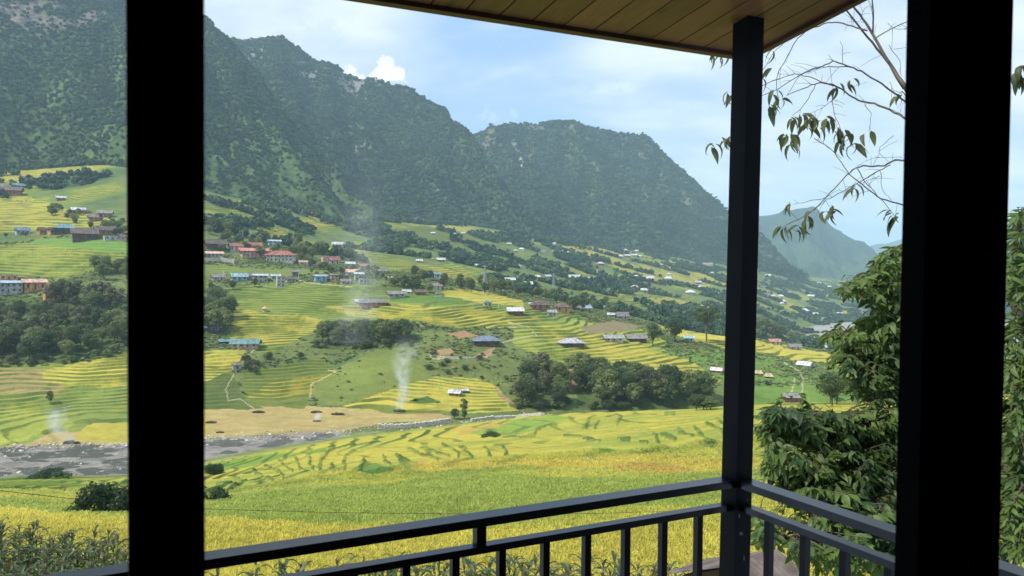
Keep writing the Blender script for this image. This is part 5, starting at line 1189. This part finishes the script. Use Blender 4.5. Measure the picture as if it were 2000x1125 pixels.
m.hexa([loc(a, .02), loc(d, .02), loc(c, .02), loc(b, .02), loc(a, .10), loc(d, .10), loc(c, .10), loc(b, .10)]); m.build('roof_deck', M('roof_sheet', (.12, .12, .13)), roof)
for u_, v_, L_ in ((perp, eR, 5.2), (eR, perp, 3.5)):
    m = MB(); a = cc-v_*.004-u_*.004; b = a+u_*L_; i_ = v_*.022
    m.hexa([loc(a, -.012), loc(b, -.012), loc(b+i_, -.012), loc(a+i_, -.012), loc(a, .11), loc(b, .11), loc(b+i_, .11), loc(a+i_, .11)]); m.build('edge_trim', WTRIM, roof)
# window frames in the wall plane (parallel to the long railing)
wl = Vector((-.245, .55, 0)); nW = Vector((-uL.y, uL.x, 0)); 
if nW.y < 0: nW = -nW
def on_wall(px, py=560, off=0): v = pxdir(px, py); v.z = 0; return isect(wl+nW*off, uL, Vector((0, 0, 0)), v)
FRM = mat_flat('frame_black', (.003, .003, .0035), .6, .2, 5, spec=.02)
def upright(r, nm, a, b, dpt, o0=0.0):
    m = MB(); n = nW*dpt; f = nW*o0; P = [a+f, b+f, b+n+f, a+n+f]; m.hexa([(p.x, p.y, -1.55) for p in P]+[(p.x, p.y, .80) for p in P]); return m.build(nm, FRM, r)
fl = empty('window_frame', (0, 0, 0), 0, 'wide black upright window frame at the left of the view', 'window frame')
a, b = on_wall(249), on_wall(399.5); upright(fl, 'stile', a, b, .045); 
c_ = (a+b)/2; upright(fl, 'glazing_bead', c_-uL*.004, c_+uL*.004, .006, -.0062)
fr_ = empty('window_frame', (0, 0, 0), 0, 'wider black double upright window frame at the right of the view', 'window frame')
a = on_wall(1759.5, 560, .034); a = wl+uL*((a-wl).dot(uL)); b = on_wall(1965); mid = a+(b-a)*.24; upright(fr_, 'stile', a, mid-uL*.0012, .030, .004); upright(fr_, 'stile', mid, b, .045); 
# the room the photograph is taken from
RM = mat_flat('room_wall_paint', (.10, .075, .055), .8, .15, 2)
e0 = wl-uL*.62; e1 = wl+uL*2.0; bk = -nW*3.6
def slab(nm, P, z0, z1, mat=RM):
    m = MB(); m.hexa([(p.x, p.y, z0) for p in P]+[(p.x, p.y, z1) for p in P]); o = m.build(nm, mat); tag(o, kind='structure'); return o
slab('room_floor', [e0-uL*.1, e1+uL*.1, e1+uL*.1+bk, e0-uL*.1+bk], -1.75, -1.56); slab('room_ceiling', [e0-uL*.1, e1+uL*.1, e1+uL*.1+bk, e0-uL*.1+bk], 1.0, 1.1)
slab('room_wall_left', [e0-uL*.1, e0, e0+bk, e0-uL*.1+bk], -1.556, .996); slab('room_wall_right', [e1, e1+uL*.1, e1+uL*.1+bk, e1+bk], -1.556, .996)
slab('room_wall_back', [e0+bk+uL*.003, e1+bk-uL*.003, e1+bk-nW*.1-uL*.003, e0+bk-nW*.1+uL*.003], -1.556, .996)
slab('room_wall_header', [e0+uL*.003-nW*.1, e1-uL*.003-nW*.1, e1-uL*.003, e0+uL*.003], .80, .996)
slab('wall_side_left', [e0-uL*3, e0-uL*.103, e0-uL*.103-nW*.1, e0-uL*3-nW*.1], -1.556, .996); slab('wall_side_right', [e1+uL*.103, e1+uL*.5, e1+uL*.5-nW*.1, e1+uL*.103-nW*.1], -1.556, .996)
slab('veranda_floor', [aL, cor, cor+uR*(abs((cor-wl).dot(nW)))*1.0, wl-uL*3+nW*.01], -1.62, -1.551, M('floor_boards', (.14, .09, .06), .5))

# ------------------------------------------------------------------ shed roof below the veranda
def corrug(px0, px1):
    p = at(1478, 1088, 21.5); r = empty('shed', (p.x, p.y, H(p.x, p.y)), -math.atan2(p.x, p.y)+.95, 'small shed with a grey corrugated roof below the corner post', 'shed')
    zt = p.z-H(p.x, p.y); m = MB(); n = 120; L = 2.4; W = 1.9
    for k in range(n):
        x0 = -W/2+W*k/n; x1 = -W/2+W*(k+1)/n; f = lambda x: .028*math.cos(x/.177*6.2832)
        for (za, ya, zb, yb) in ((0, 0, -1.0, -L), (0, 0, -1.0, L)):
            m.poly([(x0, ya, zt+za+f(x0)), (x0, yb, zt+zb+f(x0)), (x1, yb, zt+zb+f(x1)), (x1, ya, zt+za+f(x1))])
            m.poly([(x0, ya, zt+za+f(x0)-.012), (x1, ya, zt+za+f(x1)-.012), (x1, yb, zt+zb+f(x1)-.012), (x0, yb, zt+zb+f(x0)-.012)])
    m.build('roof', mat_flat('fibre_cement', (.12, .095, .08), .85, .4, 1.5), r, True)
    b = MB(); b.box(-W/2+.3, W/2-.3, -L+.4, L-.4, -1, zt-1.0); b.poly([(-W/2+.3, -L+.4, zt-1), (-W/2+.3, L-.4, zt-1), (-W/2+.3, 0, zt-.08)]); b.poly([(W/2-.3, L-.4, zt-1), (W/2-.3, -L+.4, zt-1), (W/2-.3, 0, zt-.08)]); b.build('wall', wmat(DWOOD), r)
corrug(0, 0)

# ------------------------------------------------------------------ the two trees beside the veranda
def leaf_tpl(nseg=5, droop=.55, fold=.28, wmax=.19):
    v = []; f = []
    for i in range(nseg+1):
        u = i/nseg; wd = wmax*(math.sin(math.pi*min(1, u**.75))**.8)*(1-.25*u) if 0 < i < nseg else .004; th = droop*u*1.6
        x = math.sin(th)/(droop*1.6); z = -(1-math.cos(th))/(droop*1.6)
        v += [(x, -wd, z+wd*fold), (x, 0, z), (x, wd, z+wd*fold)]
        if i: b = 3*i; f += [(b-3, b-2, b+1, b), (b-2, b-1, b+2, b+1)]
    return np.array(v), np.array(f)
LT = [leaf_tpl(), leaf_tpl(5, .85, .35, .17), leaf_tpl(5, .3, .2, .2), leaf_tpl(6, 1.15, .5, .13)]
def leaves_mesh(name, items, mat):
    """items: (pos, heading, pitch, roll, length, template)"""
    Vs = []; Fs = []; n = 0
    for p, hd, pt, rl, L, k in items:
        Rm = np.array((Matrix.Rotation(hd, 3, 'Z') @ Matrix.Rotation(pt, 3, 'Y') @ Matrix.Rotation(rl, 3, 'X')))
        v, f = LT[k]; Vs.append((v*L) @ Rm.T+np.array(p)); Fs.append(f+n); n += len(v)
    return np_mesh(name, np.vstack(Vs), np.vstack(Fs), mat, True)
M_lf = mat_leaf('near_leaf', (.013, .032, .014), (.028, .060, .020), (.12, .18, .04), scale=3.2, trans=.30, rough=.5, spec=.3)
M_lfd = mat_leaf('sparse_leaf', (.035, .052, .026), (.060, .078, .034), (.12, .13, .05), scale=2.5, trans=.3, rough=.5)
rnd = random.Random(3)
def A3(px, py, d): return at(px, py, d)
limbsA = [
 [(1960,1600,6.6,.07),(1925,1250,6.3,.06),(1890,1000,6.0,.05),(1870,800,5.8,.04),(1890,640,5.7,.028),(1870,520,5.6,.016),(1800,480,5.5,.008)],
 [(1890,1000,6.0,.03),(1800,930,5.5,.02),(1680,870,5.2,.013),(1580,830,5.0,.008),(1520,815,4.9,.005)],
 [(1870,800,5.8,.025),(1790,740,5.5,.015),(1700,700,5.3,.009),(1640,700,5.2,.005)],
 [(1890,640,5.7,.018),(1800,600,5.5,.011),(1720,570,5.4,.007),(1655,575,5.3,.004)],
 [(1800,600,5.5,.009),(1740,640,5.4,.006),(1640,660,5.3,.003)],
 [(1925,1250,6.3,.03),(1800,1120,5.2,.02),(1680,1040,4.8,.012),(1560,980,4.6,.007),(1500,960,4.6,.004)],
 [(1800,1120,5.2,.013),(1700,1100,4.7,.009),(1560,1060,4.5,.005),(1500,1050,4.4,.003)],
 [(1800,930,5.5,.012),(1700,960,5.1,.008),(1600,920,4.9,.004)],
 [(1890,1000,6.0,.02),(1960,850,5.7,.012),(2010,700,5.5,.007),(1995,480,5.5,.004)],
 [(1925,1250,6.3,.02),(1990,1080,5.2,.011),(2010,950,5.0,.006)]]
mb = MB(); LP = []
for L in limbsA:
    P = [A3(a, b, d) for a, b, d, _ in L]; Rr = [q[3] for q in L]; mb2 = []
    for i in range(len(P)-1):
        for s in range(4):
            t_ = s/4; mb2.append((P[i].lerp(P[i+1], t_)+Vector((rnd.uniform(-.02, .02), rnd.uniform(-.02, .02), rnd.uniform(-.02, .02))) if s else P[i], Rr[i]*(1-t_)+Rr[i+1]*t_))
    mb2.append((P[-1], Rr[-1])); mb.tube([q[0] for q in mb2], [q[1] for q in mb2], 6); LP += [q[0] for q in mb2[3:]]
blobs = [(1738,512,34,22,14,5.4),(1715,552,55,20,18,5.3),(1675,572,38,12,7,5.3),(1745,590,40,36,20,5.4),(1712,622,26,16,6,5.4),(1690,650,45,16,12,5.3),(1625,660,26,8,5,5.3),(1740,670,45,40,24,5.3),(1700,705,45,25,14,5.3),(1655,712,36,12,7,5.2),(1745,745,40,40,22,5.2),(1700,765,34,26,12,5.3),(1730,800,50,24,14,5.2),
 (1520,808,24,14,8,4.9),(1502,842,26,22,12,4.9),(1555,838,46,30,24,4.9),(1620,845,55,38,36,5.0),(1690,850,60,50,52,5.1),(1745,880,36,80,50,5.2),(1570,895,55,32,30,4.8),(1640,920,70,40,46,4.9),(1710,950,60,50,50,5.0),(1515,880,20,14,5,4.8),(1600,965,60,24,20,4.7),(1670,1010,66,38,40,4.7),(1740,1040,40,70,44,4.8),(1590,1020,40,20,7,4.6),(1497,1012,18,10,3,4.5),(1500,1050,26,20,8,4.4),(1625,1080,40,34,16,4.5),(1690,1085,40,40,22,4.5),(1560,1080,20,20,4,4.4),(1545,955,30,14,4,4.7),
 (1860,700,90,200,80,5.9),(1870,1000,90,120,70,5.4),(1995,450,20,46,16,5.4),(1992,540,22,50,18,5.4),(1995,690,26,80,30,5.5),(1995,880,30,110,46,5.3),(2000,1030,30,60,24,5.0),(2080,800,50,200,60,5.6),(1800,560,40,70,24,5.6)]
items = []; tw = MB()
for cx, cy, rx_, ry_, n, dp in blobs:
    for _ in range(int(n*3.7)):
        a = rnd.random()*6.28; q = math.sqrt(rnd.random()); c = A3(cx+math.cos(a)*rx_*q*1.22, cy+math.sin(a)*ry_*q*1.08, dp+rnd.uniform(-.4, .6))
        c0 = c.copy(); c0.z += .05; nr = min(LP, key=lambda l: (l-c).length_squared); mdp = (nr+c)/2+Vector((0, 0, .04)); tw.tube([nr, mdp, c], [.0035, .0028, .002], 4, False)
        od = (c-nr); od.z = 0; hd0 = math.atan2(od.y, od.x) if od.length > .05 else rnd.random()*6.28
        k = rnd.choice((6, 7, 8))
        sp = rnd.uniform(.08, .16); ax = (c-mdp).normalized()
        for j in range(k):
            sd_ = 1 if j % 2 else -1; pos = c-ax*sp*(1-j/(k-1)); hd = hd0+sd_*rnd.uniform(.5, 1.9)*(1-.6*j/(k-1)); pt = rnd.uniform(-.35, .75)
            items.append((tuple(pos), hd, pt, rnd.uniform(-.9, .9), rnd.uniform(.042, .095), rnd.choice((0, 0, 1, 2, 2))))
rA = empty('leafy_tree', (A3(1960,1600,6.6).x, A3(1960,1600,6.6).y, H(A3(1960,1600,6.6).x, A3(1960,1600,6.6).y)), 0, 'dense broad-leaved tree growing right beside the short railing', 'tree'); 
def reloc(mbv, r): mbv.v = [tuple(Vector(v)-r.location) for v in mbv.v]
g = A3(1960,1600,6.6); mb.tube([(g.x, g.y, H(g.x, g.y)-.3), (g.x+.1, g.y, (g.z+H(g.x, g.y))/2), tuple(g)], [.11, .09, .07], 8); reloc(mb, rA); mb.build('trunk', M_bark, rA, True); reloc(tw, rA); tw.build('twigs', M_bark, rA, True)
items = [(tuple(Vector(i[0])-rA.location),)+i[1:] for i in items]; o = link(bpy.data.objects.new('crown', leaves_mesh('crown', items, M_lf))); o.parent = rA
# bare-branched tree
z7 = lambda x, y: (1350+x/3.75, y/3.75); z8 = lambda x, y: (1350+x/4.018, 250+y/4.018)
BR = [(z7,[(1570,640),(1490,520),(1400,380),(1300,200),(1240,110),(1180,40),(1120,-60)],.011,.004),(z7,[(1560,650),(1400,400),(1290,270),(1180,130),(1120,50),(1060,-50)],.008,.003),(z7,[(1330,240),(1335,120),(1325,0),(1310,-80)],.005,.003),
 (z7,[(1290,225),(1180,190),(1080,165),(1000,165),(900,200),(840,225),(780,280),(700,420),(640,520),(625,600),(640,720)],.0045,.0018),(z7,[(1355,275),(1440,225),(1580,160),(1700,110)],.0035,.0022),
 (z7,[(1700,860),(1570,745),(1470,670),(1360,590),(1250,520),(1160,490),(1040,445),(950,490),(870,520),(780,560),(640,650),(500,705),(430,710)],.0058,.0016),(z7,[(1160,490),(1050,490),(950,487),(870,510),(800,545),(700,700)],.0028,.0014),
 (z7,[(1700,920),(1560,865),(1450,800),(1340,755),(1240,740),(1180,710),(1100,650),(1030,615),(950,605),(880,620),(790,660),(700,700)],.0070,.0022),(z7,[(1050,630),(950,600),(860,560),(760,540),(640,580),(515,630),(420,640)],.0035,.0015),
 (z7,[(1040,650),(1035,760),(1060,870),(1100,960)],.0025,.0014),(z7,[(910,620),(860,720),(800,800),(740,850)],.0025,.0013),(z7,[(1035,740),(960,790),(870,830)],.0016,.001),(z7,[(760,540),(700,480)],.0015,.001),(z7,[(1110,465),(1110,360),(1090,300)],.0018,.001),
 (z7,[(1040,445),(1000,400)],.0016,.001),(z7,[(690,300),(600,390),(510,530),(430,620),(290,700)],.002,.001),(z7,[(1180,640),(1290,600)],.0012,.0008),(z7,[(1270,760),(1320,830),(1300,960)],.002,.001),(z7,[(1440,170),(1500,210),(1580,220)],.0014,.001),(z7,[(1450,330),(1530,450),(1540,560)],.0018,.001),(z7,[(1480,360),(1575,345)],.0014,.001),
 (z7,[(1240,150),(1270,60),(1310,40)],.0014,.0008),(z7,[(1190,170),(1190,60)],.0014,.0008),(z7,[(1450,600),(1480,660),(1550,690)],.0014,.001),(z7,[(900,1010),(1000,1070),(1100,1160)],.0018,.0014),
 (z8,[(1830,300),(1670,255),(1600,250),(1520,295),(1440,300),(1350,295),(1290,315),(1220,370),(1140,460),(1060,545),(960,640),(840,720),(750,760)],.0056,.002),(z8,[(1560,290),(1480,330),(1380,390),(1290,440),(1220,480),(1130,530),(1060,560),(960,650)],.003,.0018),
 (z8,[(1800,640),(1650,600),(1560,575),(1480,550),(1400,490),(1300,410),(1240,360),(1180,270),(1120,190),(1050,130),(970,90)],.0045,.0015),(z8,[(1305,320),(1360,420),(1440,500),(1520,590),(1600,690)],.003,.0014),(z8,[(1060,545),(900,580),(800,600)],.002,.0012),(z8,[(1060,570),(1085,620)],.0014,.001),
 (z8,[(1590,60),(1480,150),(1475,200),(1430,290)],.0018,.001),(z8,[(1480,330),(1500,480),(1570,570)],.0018,.001),(z8,[(1290,460),(1210,460)],.0014,.001),(z8,[(1660,230),(1560,230),(1440,225)],.0014,.001),(z8,[(1320,440),(1420,400),(1490,380)],.0014,.001)]
pB = [(1768,172),(1835,300),(1900,440),(1985,600),(2060,780),(2110,1100),(2130,1500)]
gB = at(2130, 1500, 5.9); rB = empty('bare_tree', (gB.x, gB.y, H(gB.x, gB.y)), 0, 'thin half-bare tree with drooping sparse leaves against the sky', 'tree')
mb = MB(); mb.tube([at(x, y, 5.6) for x, y in pB]+[Vector((gB.x, gB.y, H(gB.x, gB.y)-.3))], [.012, .016, .021, .028, .036, .045, .06, .08], 8); 
for sx, sy in ((1815,229),(1820,245),(1838,324),(1800,409)): mb.tube([at(sx, sy, 5.5), at(sx+45, sy+80, 5.6), at(sx+100, max(sy+150, 440+1.8*(sx+100-1900)), 5.6)], [.006, .009, .012], 6)
reloc(mb, rB); mb.build('trunk', M_bark, rB, True)
mb = MB()
for i, (fz, pts, r0, r1) in enumerate(BR):
    n = len(pts); P = []
    for j, (x, y) in enumerate(pts): px, py = fz(x, y); P.append(at(px, py, 5.5+.12*math.sin(i*1.7+j*.5)))
    Q = []; Rr = []
    for j in range(n-1):
        for s in range(3): t_ = s/3; Q.append(P[j].lerp(P[j+1], t_)+(Vector((rnd.uniform(-1, 1), rnd.uniform(-1, 1), rnd.uniform(-1, 1)))*.004 if s else Vector())); Rr.append((r0+(r1-r0)*(j+t_)/(n-1))*1.15)
    Q.append(P[-1]); Rr.append(r1); mb.tube(Q, Rr, 5)
    for j in range(2, len(Q)-1):
        if rnd.random() < .28:
            d = (Q[j]-Q[j-1]).normalized(); e = Q[j]+(d*.5+Vector((rnd.uniform(-1, 1), rnd.uniform(-.5, .5), rnd.uniform(-1, 1)))*.8).normalized()*rnd.uniform(.04, .16); mb.tube([Q[j], (Q[j]+e)/2+Vector((0, 0, .006)), e], [.0014, .0011, .0007], 4, False)
reloc(mb, rB); mb.build('branches', M_bark, rB, True)
CL = [(z7,180,395,4),(z7,250,400,4),(z7,290,690,4),(z7,160,1075,5),(z7,240,1020,6),(z7,290,1000,5),(z7,600,680,4),(z7,580,790,4),(z7,660,730,6),(z7,575,500,2),(z7,605,370,2),(z7,525,570,2),(z7,1080,630,4),(z7,1160,605,3),(z7,1520,690,4),(z7,740,860,4),(z7,820,840,6),(z7,880,860,5),(z7,850,930,5),(z7,1000,860,6),(z7,960,910,3),(z7,1080,960,7),(z7,1150,970,5),(z7,1220,1040,4),(z7,1270,965,1),(z7,1320,960,1),(z7,690,1000,5),(z7,740,990,3),(z7,730,1070,3),(z7,1090,1040,4),(z7,1160,1060,3),
 (z8,790,600,4),(z8,690,770,3),(z8,740,780,4),(z8,800,800,3),(z8,860,760,4),(z8,900,740,3),(z8,940,680,4),(z8,1060,650,4),(z8,1110,630,5),(z8,1280,460,4),(z8,1570,650,2),(z8,1600,700,4),(z8,1640,700,4)]
items = []
for fz, x, y, n in CL:
    px, py = fz(x, y); c = at(px, py-4, 5.5+rnd.uniform(-.1, .1))
    for j in range(n):
        hd = rnd.choice((0, math.pi))+rnd.uniform(-.9, .9); items.append((tuple(c+Vector((rnd.uniform(-.02, .02), rnd.uniform(-.03, .03), rnd.uniform(-.03, .012)))-rB.location), hd, rnd.uniform(.1, 1.1), rnd.uniform(-.7, .7), rnd.uniform(.085, .135), rnd.choice((1, 3, 3, 0))))
for px, py in ((1985,140),(1992,128),(1988,150)): 
    for j in range(4): items.append((tuple(at(px, py, 5.4)-rB.location), rnd.random()*6.28, rnd.uniform(.2, 1), 0, .12, 1))
o = link(bpy.data.objects.new('leaves', leaves_mesh('leaves', items, M_lfd))); o.parent = rB

# ------------------------------------------------------------------ haze
hz = MB().box(-9000, 9000, -600, 17500, -190, 960).build('haze', None)
mt = bpy.data.materials.new('haze_air'); mt.use_nodes = True; t = NT(mt.node_tree); t.n.clear(); out = t.new('ShaderNodeOutputMaterial'); pv = t.new('ShaderNodeVolumePrincipled')
pv.inputs['Color'].default_value = (.62, .85, 1.0, 1); pv.inputs['Density'].default_value = 1.0e-4; pv.inputs['Anisotropy'].default_value = 0
t.l.new(pv.outputs[0], out.inputs['Volume']); hz.data.materials.append(mt); tag(hz, 'pale bluish haze filling the whole valley', 'haze', kind='stuff'); hz.display_type = 'WIRE'
